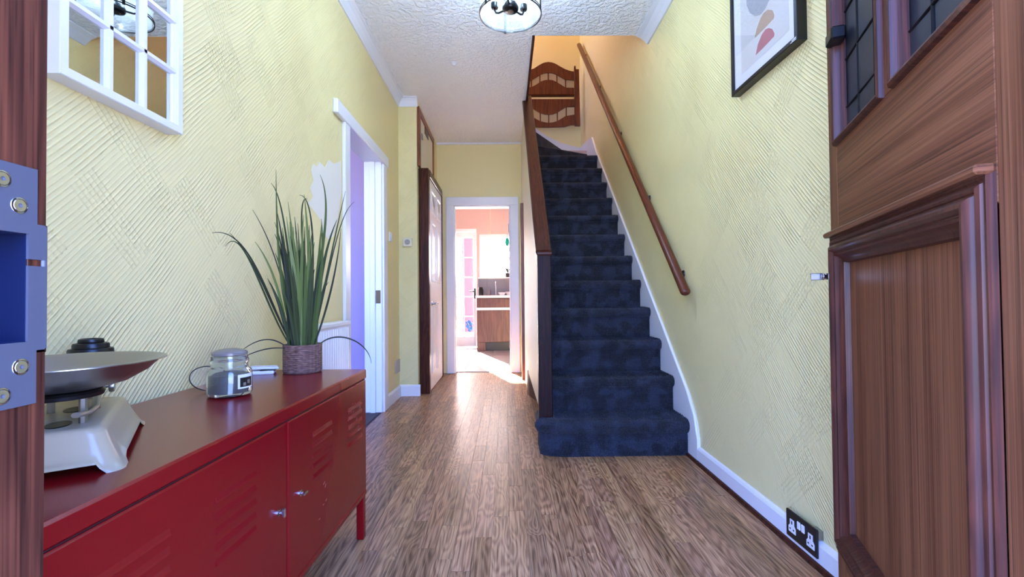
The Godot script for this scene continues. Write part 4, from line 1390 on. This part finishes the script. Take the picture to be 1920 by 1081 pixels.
func build_jar():
	var at := V(-0.755, 0.61, 1.295)
	var j := thing("candle_jar", "glass jar candle with grey wax on the red cabinet", "candle", at)
	var g := G.new()
	# outer going up, inner going down
	g.lathe(PV([[0, 0.0], [0.046, 0.0], [0.052, 0.004], [0.0545, 0.012], [0.0545, 0.058], [0.052, 0.066], [0.046, 0.071], [0.0445, 0.074], [0.0445, 0.082], [0.0465, 0.085], [0.0465, 0.092], [0.0445, 0.095], [0.0445, 0.103], [0.0405, 0.103], [0.0405, 0.074], [0.047, 0.065], [0.0505, 0.058], [0.0505, 0.010], [0, 0.008]]), 48)
	part(j, "glass", g, M.jar_glass)
	g = G.new()
	g.lathe(PV([[0, 0.0085], [0.0495, 0.0105], [0.0502, 0.014], [0.0502, 0.052], [0.049, 0.0535], [0, 0.0528]]), 48)
	var wx := part(j, "wax", g, M.wax)
	g = G.new()
	g.tube([Vector3(0, 0.0525, 0), Vector3(0.001, 0.060, 0.001)], 0.0012, 6)
	part(wx, "wick", g, M.black)
	# lid: glass knob disc with a grey seal
	g = G.new()
	g.lathe(PV([[0, 0.104], [0.040, 0.104], [0.043, 0.1055], [0.043, 0.111], [0.040, 0.1145], [0.034, 0.117], [0.018, 0.1205], [0, 0.1215]]), 40)
	part(j, "lid", g, std(Color(0.48, 0.45, 0.43), 0.25))
	# label wrapped round the right side
	var lb := G.new()
	var wrap := func(gg: G, r: float, a0: float, a1: float, y0: float, y1: float):
		var n := 10
		for k in n:
			var p := lerpf(a0, a1, float(k) / n)
			var q := lerpf(a0, a1, float(k + 1) / n)
			gg.quad(Vector3(cos(p) * r, y0, sin(p) * r), Vector3(cos(q) * r, y0, sin(q) * r), Vector3(cos(q) * r, y1, sin(q) * r), Vector3(cos(p) * r, y1, sin(p) * r), Vector3(cos(p), 0, sin(p)), 1)
			gg.quad(Vector3(cos(p) * (r - .0004), y0, sin(p) * (r - .0004)), Vector3(cos(q) * (r - .0004), y0, sin(q) * (r - .0004)), Vector3(cos(q) * (r - .0004), y1, sin(q) * (r - .0004)), Vector3(cos(p) * (r - .0004), y1, sin(p) * (r - .0004)), -Vector3(cos(p), 0, sin(p)), 1)
	wrap.call(lb, 0.0551, -0.18, 0.70, 0.021, 0.057)
	var lab := part(j, "label", lb, M.paper, "white label with a dark picture")
	lb = G.new()
	wrap.call(lb, 0.0554, -0.12, 0.60, 0.025, 0.049)
	part(lab, "picture", lb, std(Color(0.10, 0.09, 0.075), 0.5))
	lb = G.new()
	wrap.call(lb, 0.0556, 0.30, 0.45, 0.028, 0.036)
	wrap.call(lb, 0.0556, 0.05, 0.22, 0.032, 0.042)
	part(lab, "picture_spot", lb, std(Color(0.5, 0.46, 0.4), 0.5))
	j.scale = Vector3(1.0, 1.05, 1.0)
	# clear dish with a dark rim leaning behind the jar
	var ds := thing("glass_dish", "thin clear glass dish with a dark rim leaning behind the candle jar", "dish", V(-0.862, 0.61, 1.372))
	var tilt := Basis(Vector3(0, 1, 0), -0.75) * Basis(Vector3(0, 0, 1), -0.75)
	var r2 := 0.045
	var cc := Vector3(0, 0.034, 0)
	g = G.new()
	var rp := []
	for k in 32: rp.append(cc + tilt * Vector3(cos(TAU * k / 32) * r2, 0, sin(TAU * k / 32) * r2))
	g.tube(rp, 0.0016, 6, 1.0, true)
	part(ds, "rim", g, std(Color(0.2, 0.18, 0.17), 0.3, 0.6))
	g = G.new()
	g.lathe(PV([[0, -0.002], [r2 * 0.8, -0.0015], [r2, 0.0], [r2, 0.001], [r2 * 0.8, 0.0], [0, -0.0005]]), 32, tilt, cc)
	part(ds, "bowl", g, M.glass)
	# white card holder by the pot
	var wc := thing("white_packet", "flat white packets lying beside the plant pot", "packet", V(-0.868, 0.61, 1.655), 0.3)
	g = G.new()
	g.box(Vector3(0, 0.006, 0.0), Vector3(0.11, 0.012, 0.055), 0.003)
	part(wc, "lower_packet", g, M.paper)
	g = G.new()
	g.box(Vector3(0.02, 0.020, -0.012), Vector3(0.085, 0.008, 0.05), 0.002, Basis(Vector3(0, 1, 0), 0.25) * Basis(Vector3(0, 0, 1), -0.06))
	part(wc, "upper_packet", g, M.paper)
	g = G.new()
	g.box(Vector3(0.035, 0.0135, 0.012), Vector3(0.05, 0.003, 0.02), 0.001)
	part(wc, "dark_slip", g, M.black)

func blade(g: G, base: Vector3, c1: Vector3, c2: Vector3, tip: Vector3, w: float):
	# a folded strap leaf along a cubic curve
	var n := 40
	var prev := []
	var view := Vector3(0.4, 0, 0.9)
	for i in n + 1:
		var t := float(i) / n
		var p := base.bezier_interpolate(c1, c2, tip, t)
		var d := base.bezier_derivative(c1, c2, tip, t).normalized()
		var side := d.cross(view).normalized()
		if side.length() < 0.1: side = Vector3.RIGHT
		var nn := side.cross(d).normalized()
		var ww := w * (0.55 + 0.45 * minf(1.0, t * 3.0)) * (1.0 - pow(t, 2.2)) + 0.0006
		var cur := [p - side * ww + nn * ww * 0.35, p, p + side * ww + nn * ww * 0.35]
		if i > 0:
			for k in 2: g.quad(prev[k], prev[k + 1], cur[k + 1], cur[k], nn, 1 + k)
		prev = cur

func build_plant():
	var at := V(-0.727, 0.61, 1.69)
	var p := thing("potted_grass", "potted artificial grass in a rough brown pot at the far end of the red cabinet", "plant", at)
	var g := G.new()
	var pf := [[0, 0], [0.060, 0], [0.0635, 0.003]]
	for k in 14:
		pf.append([0.0640, 0.006 + k * 0.0065]); pf.append([0.0652, 0.006 + k * 0.0065 + 0.003])
	pf.append_array([[0.0645, 0.099], [0.061, 0.100], [0.059, 0.096], [0.058, 0.085], [0, 0.085]])
	g.lathe(PV(pf), 48)
	var tw := noise_bytes(256, 256, 64, 256, 61, 0.12, 3)
	var pm := tri_mat(tex(ramp(256, 256, func(x, y):
		return Color(0.30, 0.20, 0.17).lerp(Color(0.60, 0.46, 0.40), clampf(tw[y * 256 + x] / 255.0 * 1.6 - 0.3, 0, 1)))), Vector3(5, 5, 5), 0.9)
	part(p, "pot", g, pm)
	g = G.new()
	g.lathe(PV([[0, 0.088], [0.058, 0.087], [0.058, 0.0865], [0, 0.0865]]), 24)
	part(p, "soil", g, std(Color(0.08, 0.06, 0.04), 0.9))
	var mats := []
	for c in [Color(0.18, 0.225, 0.06), Color(0.27, 0.33, 0.10), Color(0.38, 0.43, 0.18), Color(0.11, 0.14, 0.045), Color(0.48, 0.51, 0.29)]:
		var m := std(c, 0.45)
		m.backlight_enabled = true
		m.backlight = c * 0.35
		m.cull_mode = BaseMaterial3D.CULL_DISABLED
		mats.append(m)
	var dead := std(Color(0.16, 0.13, 0.07), 0.6)
	# leaves: tips in pixels from the rim's centre, turned to metres across the view at the pot
	var k := 1.69 / 880.0 * 1.09
	var right := Vector3(0.92, 0, -0.39)
	var toward := Vector3(0.39, 0, 0.92)
	var put := func(bx: float, by: float, px: Array, w: float, m: Material, depth := 0.0):
		var gg := G.new()
		var b := Vector3(0, 0.088, 0) + right * bx + toward * by
		var q := []
		for v in px:
			q.append(Vector3(0, 0.098, 0) + right * (v[0] * k) + Vector3(0, -v[1] * k, 0) + toward * (by + depth * (q.size() + 1) / 3.0))
		blade(gg, b, q[0], q[1], q[2], w)
		part(p, "leaf", gg, m)
	put.call(-0.02, 0.01, [[-34, -80], [-40, -170], [-40, -294]], 0.0050, mats[1])
	put.call(0.02, 0.01, [[16, -100], [55, -235], [28, -292]], 0.0055, mats[1])
	put.call(0.0, 0.03, [[-5, -80], [-18, -150], [-24, -215]], 0.0085, mats[4])
	put.call(0.005, 0.025, [[2, -60], [-8, -130], [-22, -240]], 0.0075, mats[2])
	put.call(0.03, 0.0, [[34, -90], [52, -190], [70, -268]], 0.0030, mats[0])
	put.call(0.035, 0.01, [[40, -60], [56, -130], [62, -200]], 0.0035, mats[3])
	put.call(-0.03, 0.0, [[-52, -70], [-74, -195], [-124, -178]], 0.0030, mats[3], 0.11)
	put.call(-0.035, 0.01, [[-56, -60], [-84, -205], [-107, -158]], 0.0028, mats[0], 0.10)
	put.call(-0.03, 0.01, [[-46, -60], [-66, -140], [-102, -180]], 0.0025, mats[3], 0.08)
	put.call(-0.01, 0.0, [[-20, -120], [-26, -250], [-48, -272]], 0.0035, mats[0])
	put.call(0.01, -0.01, [[4, -150], [-10, -260], [8, -250]], 0.0032, mats[3])
	put.call(0.015, 0.0, [[22, -140], [20, -260], [-5, -255]], 0.0032, mats[3])
	put.call(0.02, 0.02, [[14, -90], [10, -180], [3, -255]], 0.0070, mats[2])
	put.call(0.03, 0.02, [[30, -90], [34, -160], [30, -215]], 0.0060, mats[1])
	put.call(-0.045, 0.02, [[-40, -12], [-62, -26], [-104, 18]], 0.0018, dead, 0.0)
	put.call(-0.05, 0.03, [[-50, -2], [-80, 8], [-104, 26]], 0.0016, dead, 0.0)
	put.call(0.05, 0.0, [[50, -28], [110, -2], [113, 40]], 0.0026, mats[3], 0.0)
	put.call(-0.02, 0.0, [[-30, -130], [-55, -190], [-75, -225]], 0.0018, dead)
	put.call(0.03, 0.0, [[45, -130], [58, -230], [85, -250]], 0.0018, dead)
	for i in 72:
		var a := rng.randf() * TAU
		var r := sqrt(rng.randf()) * 0.047
		var bx := cos(a) * r
		var hgt := rng.randf_range(90, 225)
		var lean := bx / 0.047 * rng.randf_range(4, 34) + rng.randf_range(-10, 10)
		put.call(bx, sin(a) * r, [[bx / k + lean * 0.2, -hgt * 0.35], [bx / k + lean * 0.6, -hgt * 0.75], [bx / k + lean * (1.0 + 0.5 * rng.randf()), -hgt]], rng.randf_range(0.0032, 0.0075), mats[[0, 0, 1, 1, 2, 3, 3][rng.randi() % 7]], rng.randf_range(-0.03, 0.03))

func build_mirror():
	var d0 := 0.962
	var d1 := 1.328
	var y0 := 1.336
	var y1 := 1.955
	var m := thing("window_mirror", "white framed mirror shaped like a paned window high on the left wall", "mirror", V(WL, y0, d0))
	var o := V(-WL, -y0, -d0)
	var at := Transform3D(Basis.IDENTITY, Vector3(-WL, -y0, d0))
	var g := G.new(at)
	g.mitre(d0, d1, y0, y1, [Vector2(0, 0.0), Vector2(0, 0.043), Vector2(0.0015, 0.045), Vector2(0.019, 0.045), Vector2(0.0205, 0.0435), Vector2(0.0205, 0.034), Vector2(0.024, 0.0335), Vector2(0.028, 0.029), Vector2(0.029, 0.020)], DY, Vector3(WL, 0, 0))
	part(m, "frame", g, M.white)
	g = G.new(at)
	g.lim(WL + 0.001, WL + 0.008, y0 + 0.004, y1 - 0.004, d0 + 0.004, d1 - 0.004)
	part(m, "backing", g, M.black)
	var a := d0 + 0.028
	var b := d1 - 0.028
	var cw := (b - a) / 3.0
	var ya := y0 + 0.028
	var rh := 0.1405
	for r in 4:
		for c in 3:
			g = G.new(at)
			g.lim(WL + 0.022, WL + 0.0285, ya + r * rh, ya + (r + 1) * rh, a + c * cw, a + (c + 1) * cw)
			part(m, "mirror_pane", g, M.mirror)
	var bar := [[-0.0085, 0.026], [-0.0085, 0.030], [-0.0055, 0.037], [-0.0045, 0.040], [0.0045, 0.040], [0.0055, 0.037], [0.0085, 0.030], [0.0085, 0.026]]
	for c in [1, 2]:
		g = G.new(at)
		var q := []
		for p in bar: q.append([WL + p[1], -(a + c * cw) + p[0]])
		g.prism(PV(q), y0 + 0.02, y1 - 0.02, Basis(Vector3(1, 0, 0), Vector3(0, 0, 1), Vector3(0, 1, 0)))
		part(m, "glazing_bar", g, M.white)
	for r in [1, 2, 3]:
		g = G.new(at)
		var q := []
		for p in bar: q.append([WL + p[1], ya + r * rh + p[0]])
		g.prism(PV(q), -d1 + 0.02, -d0 - 0.02, Basis.IDENTITY)
		part(m, "glazing_bar", g, M.white)

func build_picture():
	var d0 := 1.515
	var d1 := 1.962
	var y0 := 1.706
	var y1 := 2.30
	var p := thing("picture_frame", "black framed abstract print of leaf shapes on the right wall", "picture", V(WR, y0, d0))
	var at := Transform3D(Basis.IDENTITY, Vector3(-WR, -y0, d0))
	var yd := Basis(Vector3(0, 0, -1), Vector3(0, 1, 0), Vector3(-1, 0, 0))
	# mirrored basis is avoided: x runs along depth reversed
	var fb := Basis(Vector3(0, 0, 1), Vector3(0, 1, 0), Vector3(-1, 0, 0))
	var g := G.new(at)
	g.mitre(-d1, -d0, y0, y1, [Vector2(0, 0.0), Vector2(0, 0.033), Vector2(0.0015, 0.035), Vector2(0.0145, 0.035), Vector2(0.016, 0.0335), Vector2(0.016, 0.026)], fb, Vector3(WR, 0, 0))
	part(p, "frame", g, M.black)
	g = G.new(at)
	g.lim(WR - 0.026, WR - 0.006, y0 + 0.005, y1 - 0.005, d0 + 0.005, d1 - 0.005)
	part(p, "mount", g, M.paper, "white mount")
	var F := 0.962   # the print was measured on a plane 1.0 m away; it hangs at 0.966 m
	var fx := func(a): return [-(a[0] * 0.9985), 0.87 + (a[1] - 0.87) * 0.9985]
	g = G.new(at)
	g.prism(PV([[-1.89, y0 + 0.062], [-1.568, y0 + 0.062], [-1.568, 2.24], [-1.89, 2.24]]), 0.0264, 0.0268, fb, Vector3(WR, 0, 0))
	var pr := part(p, "print", g, std(Color(0.83, 0.82, 0.80), 0.7))
	var blobs := [
		["grey_shape", Color(0.62, 0.63, 0.65), [[1.844, 2.047], [1.841, 2.021], [1.82, 1.981], [1.784, 1.945], [1.746, 1.928], [1.712, 1.929], [1.685, 1.945], [1.664, 1.975], [1.655, 2.02], [1.668, 2.075], [1.70, 2.115], [1.75, 2.13], [1.80, 2.115], [1.832, 2.08]]],
		["tan_shape", Color(0.72, 0.60, 0.49), [[1.789, 1.862], [1.772, 1.89], [1.746, 1.913], [1.722, 1.921], [1.695, 1.916], [1.667, 1.897], [1.655, 1.873], [1.658, 1.862], [1.707, 1.860], [1.748, 1.861]]],
		["rose_shape", Color(0.72, 0.42, 0.45), [[1.784, 1.793], [1.767, 1.826], [1.738, 1.848], [1.714, 1.853], [1.693, 1.847], [1.67, 1.830], [1.657, 1.807], [1.659, 1.797], [1.71, 1.794], [1.743, 1.793]]]]
	for b in blobs:
		var q := []
		for a in b[2]: q.append(fx.call(a))
		g = G.new(at)
		g.prism(PV(q), 0.0268, 0.0271, fb, Vector3(WR, 0, 0))
		part(pr, b[0], g, std(b[1], 0.7))
	g = G.new(at)
	g.lim(WR - 0.0248, WR - 0.0246 - 0.003, y0 + 0.012, y1 - 0.012, d0 + 0.012, d1 - 0.012)
	part(p, "glazing", g, M.glass)
	# small white maker's tag on the frame's lower rail
	g = G.new(at)
	g.lim(WR - 0.0355, WR - 0.035, y0 + 0.003, y0 + 0.006, d0 + 0.004, d0 + 0.034)
	g.lim(WR - 0.0355, WR - 0.035, y0 + 0.008, y0 + 0.012, d0 + 0.004, d0 + 0.020)
	g.lim(WR - 0.0355, WR - 0.035, y0 + 0.003, y0 + 0.012, d0 + 0.022, d0 + 0.027)
	part(p, "tag", g, M.paper, "small white tag")

func build_pendant():
	var at := V(0.037, CE, 2.28)
	var p := thing("pendant_lamp", "black ring ceiling lantern with a clear glass drum", "lamp", at)
	var yb := 2.25 - CE
	var R := 0.152
	var g := G.new()
	g.lathe(PV([[0, -0.022], [0.035, -0.022], [0.055, -0.012], [0.058, 0], [0, 0]]), 28)
	part(p, "canopy", g, M.black_metal)
	g = G.new()
	g.tube([Vector3(0, -0.02, 0), Vector3(0, yb + 0.06, 0)], 0.007, 12)
	part(p, "stem", g, M.black_metal)
	for y in [yb, yb + 0.26]:
		g = G.new()
		g.lathe(PV([[R - 0.003, y], [R + 0.001, y], [R + 0.001, y + 0.005], [R - 0.003, y + 0.005], [R - 0.003, y]]), 64)
		g.lathe(PV([[R - 0.002, y + 0.011], [R + 0.001, y + 0.011], [R + 0.001, y + 0.014], [R - 0.002, y + 0.014], [R - 0.002, y + 0.011]]), 64)
		part(p, "ring", g, M.black_metal)
	for k in 3:
		g = G.new()
		var a := TAU * k / 3 + 0.35
		g.box(Vector3(cos(a) * (R + 0.001), yb + 0.13, sin(a) * (R + 0.001)), Vector3(0.005, 0.27, 0.012), 0.001, Basis(Vector3.UP, -a))
		part(p, "upright", g, M.black_metal)
		g = G.new()
		g.tube([Vector3(cos(a) * R, yb + 0.265, sin(a) * R), Vector3(cos(a) * R * 0.5, yb + 0.30, sin(a) * R * 0.5), Vector3(0, yb + 0.31, 0)], 0.005, 8)
		part(p, "top_arm", g, M.black_metal)
	g = G.new()
	g.lathe(PV([[R - 0.0075, yb + 0.004], [R - 0.0045, yb + 0.004], [R - 0.0045, yb + 0.26], [R - 0.0075, yb + 0.26], [R - 0.0075, yb + 0.004]]), 64)
	part(p, "glass_drum", g, M.lamp_glass)
	g = G.new()
	g.lathe(PV([[0, yb + 0.016], [0.016, yb + 0.017], [0.018, yb + 0.020], [0.036, yb + 0.024], [0.040, yb + 0.030], [0.040, yb + 0.042], [0.034, yb + 0.056], [0.012, yb + 0.066], [0, yb + 0.066]]), 32)
	part(p, "hub", g, M.black_metal)
	for a in [PI + 0.55, -0.75, 1.75]:
		var c := Vector3(cos(a), 0, -sin(a) * -1.0)
		g = G.new()
		var ex: Vector3 = c * 0.092
		g.tube([c * 0.036 + Vector3(0, yb + 0.036, 0), c * 0.068 + Vector3(0, yb + 0.034, 0), c * 0.084 + Vector3(0, yb + 0.040, 0), ex + Vector3(0, yb + 0.056, 0), ex + Vector3(0, yb + 0.068, 0)], 0.0048, 10)
		var arm := part(p, "arm", g, M.black_metal)
		g = G.new()
		g.lathe(PV([[0, yb + 0.062], [0.016, yb + 0.064], [0.019, yb + 0.070], [0.019, yb + 0.090], [0.015, yb + 0.094], [0, yb + 0.094]]), 20, Basis.IDENTITY, ex)
		part(arm, "lamp_holder", g, M.black_metal)
		g = G.new()
		g.lathe(PV([[0, yb + 0.094], [0.010, yb + 0.094], [0.011, yb + 0.105], [0.018, yb + 0.125], [0.017, yb + 0.150], [0.008, yb + 0.170], [0, yb + 0.178]]), 20, Basis.IDENTITY, ex)
		part(arm, "bulb", g, M.bulb)
		var om := OmniLight3D.new()  # light added in the lantern to brighten the hall
		om.name = "added_lamp_light"
		p.add_child(om, true)
		om.position = ex + Vector3(0, yb + 0.135, 0)
		om.light_energy = 0.050
		om.light_color = Color(0.70, 0.84, 1.0)
		om.light_size = 0.016
		om.omni_range = 12.0
		om.omni_attenuation = 2.0
		om.shadow_enabled = true
	# ceiling boss further in
	g = G.new()
	g.lathe(PV([[0, -0.022], [0.010, -0.020], [0.014, -0.010], [0.026, -0.004], [0.028, 0], [0, 0]]), 20)
	var hk := solo("ceiling_hook", "small white hook boss on the ceiling beyond the lantern", "hook", g, M.white_flat, V(-0.379, CE, 3.561))

func build_gate():
	var s := thing("saloon_gate", "red-brown wooden saloon-style gate with curved rails at the top of the stairs", "gate", V(0.6, 2.955, 5.75))
	var at := Transform3D(Basis.IDENTITY, -V(0.6, 2.955, 5.75))
	var cv := func(a: Array):
		var r := []
		for p in a: r.append([0.1764 + p[0] * 0.001208 - 0.02, 3.915 - p[1] * 0.001208])
		return PV(r)
	var z0 := -5.76
	var z1 := -5.738
	var add := func(called, a, m, za, zb, bev := 0.0):
		var g := G.new(at)
		g.prism(cv.call(a), za, zb, Basis.IDENTITY, Vector3.ZERO, bev)
		return part(s, called, g, m)
	var mw: Material = M.gate_wood
	var topc := [[70, 222], [110, 210], [150, 203], [185, 190], [220, 167], [255, 146], [290, 131], [330, 125], [370, 131], [410, 147], [450, 172], [500, 200], [550, 217], [590, 225]]
	var win_t := [[590, 314], [500, 308], [460, 284], [410, 256], [370, 240], [330, 235], [290, 240], [250, 254], [200, 286], [160, 308], [110, 330], [70, 338]]
	var a := topc.duplicate()
	a.append_array(win_t)
	add.call("top_rail", a, mw, z0, z1, 0.0)
	var mid := [[70, 392], [110, 390], [160, 380], [200, 360], [250, 326], [290, 313], [330, 308], [370, 313], [410, 330], [460, 362], [505, 390], [590, 392], [590, 468], [70, 468]]
	add.call("upper_panel", mid, mw, z0, z1)
	for x in [155, 242, 328, 416, 504]:
		var yy: float = 240 + pow((x - 330) / 175.0, 2) * 75
		add.call("muntin", [[x - 6, yy - 12], [x + 6, yy - 12], [x + 6, yy + 92], [x - 6, yy + 92]], mw, z0 + 0.003, z1 - 0.003)
	add.call("ledge", [[70, 464], [590, 464], [590, 478], [70, 478]], M.dark_x, z0 - 0.006, z1 + 0.014)
	var lo := [[70, 508], [590, 508], [590, 588], [505, 590], [460, 618], [415, 648], [370, 664], [330, 668], [290, 664], [240, 650], [200, 625], [160, 602], [110, 592], [70, 590]]
	add.call("lower_panel", lo, mw, z0, z1)
	var bt := [[70, 672], [110, 672], [160, 688], [200, 712], [240, 733], [290, 746], [330, 750], [370, 746], [415, 733], [460, 706], [500, 682], [590, 668], [590, 772], [550, 774], [490, 792], [330, 796], [160, 792], [70, 775]]
	add.call("bottom_rail", bt, mw, z0, z1)
	for x in [155, 242, 328, 416, 508]:
		var yy: float = 745 - pow((x - 330) / 175.0, 2) * 72
		add.call("muntin", [[x - 6, yy + 12], [x + 6, yy + 12], [x + 6, yy - 92], [x - 6, yy - 92]], mw, z0 + 0.003, z1 - 0.003)
	# pale frosted panes behind the curved bands
	var xs := [70, 155, 242, 328, 416, 504, 590]
	var ym := func(x): return 275 + minf(pow((x - 330) / 175.0, 2), 1.05) * 74
	for k in 6:
		var x0: float = xs[k] + 4
		var x1: float = xs[k + 1] - 4
		add.call("pane", [[x0, ym.call(x0) - 55], [x1, ym.call(x1) - 55], [x1, ym.call(x1) + 55], [x0, ym.call(x0) + 55]], M.pane_cream, z0 + 0.006, z0 + 0.011)
		add.call("pane", [[x0, 984 - ym.call(x0) - 52], [x1, 984 - ym.call(x1) - 52], [x1, 984 - ym.call(x1) + 52], [x0, 984 - ym.call(x0) + 52]], M.pane_cream, z0 + 0.006, z0 + 0.011)
	for r in [[70, 112]]:
		add.call("stile", [[r[0], 225], [r[1], 212], [r[1], 790], [r[0], 772]], mw, z0 - 0.002, z1 + 0.002)
	add.call("post", [[594, 206], [640, 206], [648, 780], [594, 776]], mw, z0 - 0.02, z1 + 0.012)
	add.call("finial", [[596, 166], [607, 166], [610, 208], [593, 208]], M.dark_y, z0, z1)

func build_added_landing_lamp():  # unseen lamp, added to turn the end wall of the stairs orange
	var p := thing("added_landing_lamp", "unseen warm lamp added on the landing ceiling to turn the stair end wall orange", "lamp", V(0.0, 5.2, 4.9))
	var g := G.new()
	g.lathe(PV([[0, -0.02], [0.04, -0.018], [0.05, 0], [0, 0]]), 20)
	g.tube([Vector3(0, -0.02, 0), Vector3(0, -0.2, 0)], 0.006, 8)
	part(p, "rose", g, M.white)
	g = G.new()
	g.lathe(PV([[0, -0.33], [0.03, -0.315], [0.04, -0.28], [0.028, -0.235], [0.014, -0.2], [0, -0.2]]), 20)
	part(p, "bulb", g, M.added_warm_bulb)
	var om := OmniLight3D.new()
	om.name = "added_lamp_light"
	p.add_child(om)
	om.position = Vector3(0, -0.28, 0)
	om.light_energy = 0.09
	om.light_color = Color(1.0, 0.62, 0.32)
	om.light_size = 0.035
	om.omni_range = 12.0
	om.omni_attenuation = 2.0
	om.shadow_enabled = true

func build_wall_fittings():
	# handrail on the right wall
	var h := thing("wall_handrail", "long brown wooden handrail climbing the right wall on brackets", "handrail", V(0.945, 0.89, 2.46))
	var at := Transform3D(Basis.IDENTITY, -V(0.945, 0.89, 2.46))
	var g := G.new(at)
	var a := V(0.945, 0.885, 2.455)
	var b := V(0.950, 4.02, 5.82)
	var dr := (b - a).normalized()
	var pts := [a - dr * 0.012, a - dr * 0.008, a, a.lerp(b, 0.33), a.lerp(b, 0.66), b, b + dr * 0.012]
	g.tube(pts, [0.012, 0.021, 0.026, 0.026, 0.026, 0.026, 0.010], 14, 0.85)
	part(h, "rail", g, M.rail)
	for d in [2.62, 3.21, 3.97, 4.8, 5.6]:
		var p := a.lerp(b, (d - 2.455) / (5.82 - 2.455))
		g = G.new(at)
		g.tube([p + Vector3(0.0, -0.024, 0), p + Vector3(0.012, -0.045, 0), p + Vector3(0.045, -0.048, 0), Vector3(WR, p.y - 0.048, p.z)], 0.007, 8)
		g.lathe(PV([[0, 0], [0.02, 0], [0.018, 0.006], [0, 0.006]]), 14, Basis(Vector3(0, 1, 0), Vector3(-1, 0, 0), Vector3(0, 0, 1)), Vector3(WR, p.y - 0.048, p.z))
		part(h, "bracket", g, M.iron)
	# double socket low on the right wall
	var s := thing("wall_socket", "black double socket with white switches low on the right wall", "socket", V(WR - 0.016, 0.027, 1.57))
	at = Transform3D(Basis.IDENTITY, -V(WR - 0.016, 0.027, 1.57))
	var X := WR - 0.016
	g = G.new(at)
	g.lim(X - 0.008, X, 0.030, 0.122, 1.487, 1.648, 0.002)
	part(s, "plate", g, M.socket_plate)
	g = G.new(at)
	g.lim(X, WR, 0.088, 0.118, 1.487, 1.52, 0.001)
	part(s, "back_box", g, M.steel)
	for d in [1.515, 1.612]:
		# pin plate: stepped outline with three dark slots
		g = G.new(at)
		g.prism(PV([[d - 0.019, 0.052], [d + 0.019, 0.052], [d + 0.019, 0.070], [d + 0.011, 0.078], [d + 0.011, 0.096], [d - 0.011, 0.096], [d - 0.011, 0.078], [d - 0.019, 0.070]]), X - 0.0082, X - 0.0100, DY)
		var pp := part(s, "outlet", g, M.white)
		g = G.new(at)
		g.lim(X - 0.0104, X - 0.0098, 0.080, 0.091, d - 0.003, d + 0.003)
		g.lim(X - 0.0104, X - 0.0098, 0.061, 0.066, d - 0.013, d - 0.006)
		g.lim(X - 0.0104, X - 0.0098, 0.061, 0.066, d + 0.006, d + 0.013)
		part(pp, "pin_slot", g, M.black)
	for d in [1.553, 1.575]:
		g = G.new(at)
		g.lim(X - 0.011, X - 0.007, 0.080, 0.106, d - 0.0085, d + 0.0085, 0.002)
		part(s, "switch", g, M.white)
	# light switch, bell box, low vent plate
	g = G.new()
	g.lim(WL, WL + 0.010, 1.335, 1.412, 3.835, 3.912, 0.003)
	var sw := solo("light_switch", "white light switch on the left wall beyond the doorway", "switch", g, M.white)
	g = G.new()
	g.lim(WL + 0.009, WL + 0.014, 1.36, 1.386, 3.866, 3.88, 0.002)
	part(sw, "rocker", g, M.white)
	var th := thing("thermostat", "small white thermostat box on the yellow pier", "thermostat", V(-0.87, 1.325, 4.2))
	g = G.new()
	g.box(Vector3(0, 0.04, 0.012), Vector3(0.082, 0.078, 0.024), 0.005)
	part(th, "case", g, M.cream)
	g = G.new()
	g.lathe(PV([[0, 0], [0.024, 0], [0.022, 0.010], [0, 0.011]]), 24, Basis(Vector3(1, 0, 0), Vector3(0, 0, 1), Vector3(0, -1, 0)), Vector3(0, 0.042, 0.024))
	part(th, "dial", g, std(Color(0.66, 0.62, 0.58), 0.5))
	g = G.new()
	g.lim(WL, WL + 0.012, 0.222, 0.335, 4.02, 4.17, 0.003)
	var vp := solo("wall_plate", "pale grey blanking plate low on the left wall by the pier", "plate", g, std(Color(0.72, 0.68, 0.64), 0.5))
	# radiator
	var r := thing("radiator", "white ribbed radiator on the left wall behind the plant", "radiator", V(-0.905, 0.14, 2.38))
	at = Transform3D(Basis.IDENTITY, -V(-0.905, 0.14, 2.38))
	g = G.new(at)
	g.lim(-0.925, -0.872, 0.15, 0.735, 2.14, 2.615, 0.004)
	part(r, "panel", g, M.white)
	g = G.new(at)
	g.lim(-0.930, -0.862, 0.725, 0.747, 2.13, 2.622, 0.004)
	part(r, "top_grille", g, M.white)
	for k in 15:
		g = G.new(at)
		var d := 2.165 + k * 0.031
		g.prism(PV([[d - 0.011, 0.0], [d - 0.006, 0.008], [d + 0.006, 0.008], [d + 0.011, 0.0]]), 0.17, 0.715, Basis(Vector3(0, 0, -1), Vector3(1, 0, 0), Vector3(0, 1, 0)), Vector3(-0.873, 0, 0))
		part(r, "rib", g, M.white)
	g = G.new(at)
	for d in [2.2, 2.55]:
		g.lim(WL, -0.924, 0.60, 0.66, d - 0.02, d + 0.02, 0.002)
		g.tube([V(-0.90, 0.0, d), V(-0.90, 0.16, d)], 0.008, 8)
	part(r, "bracket", g, M.white)
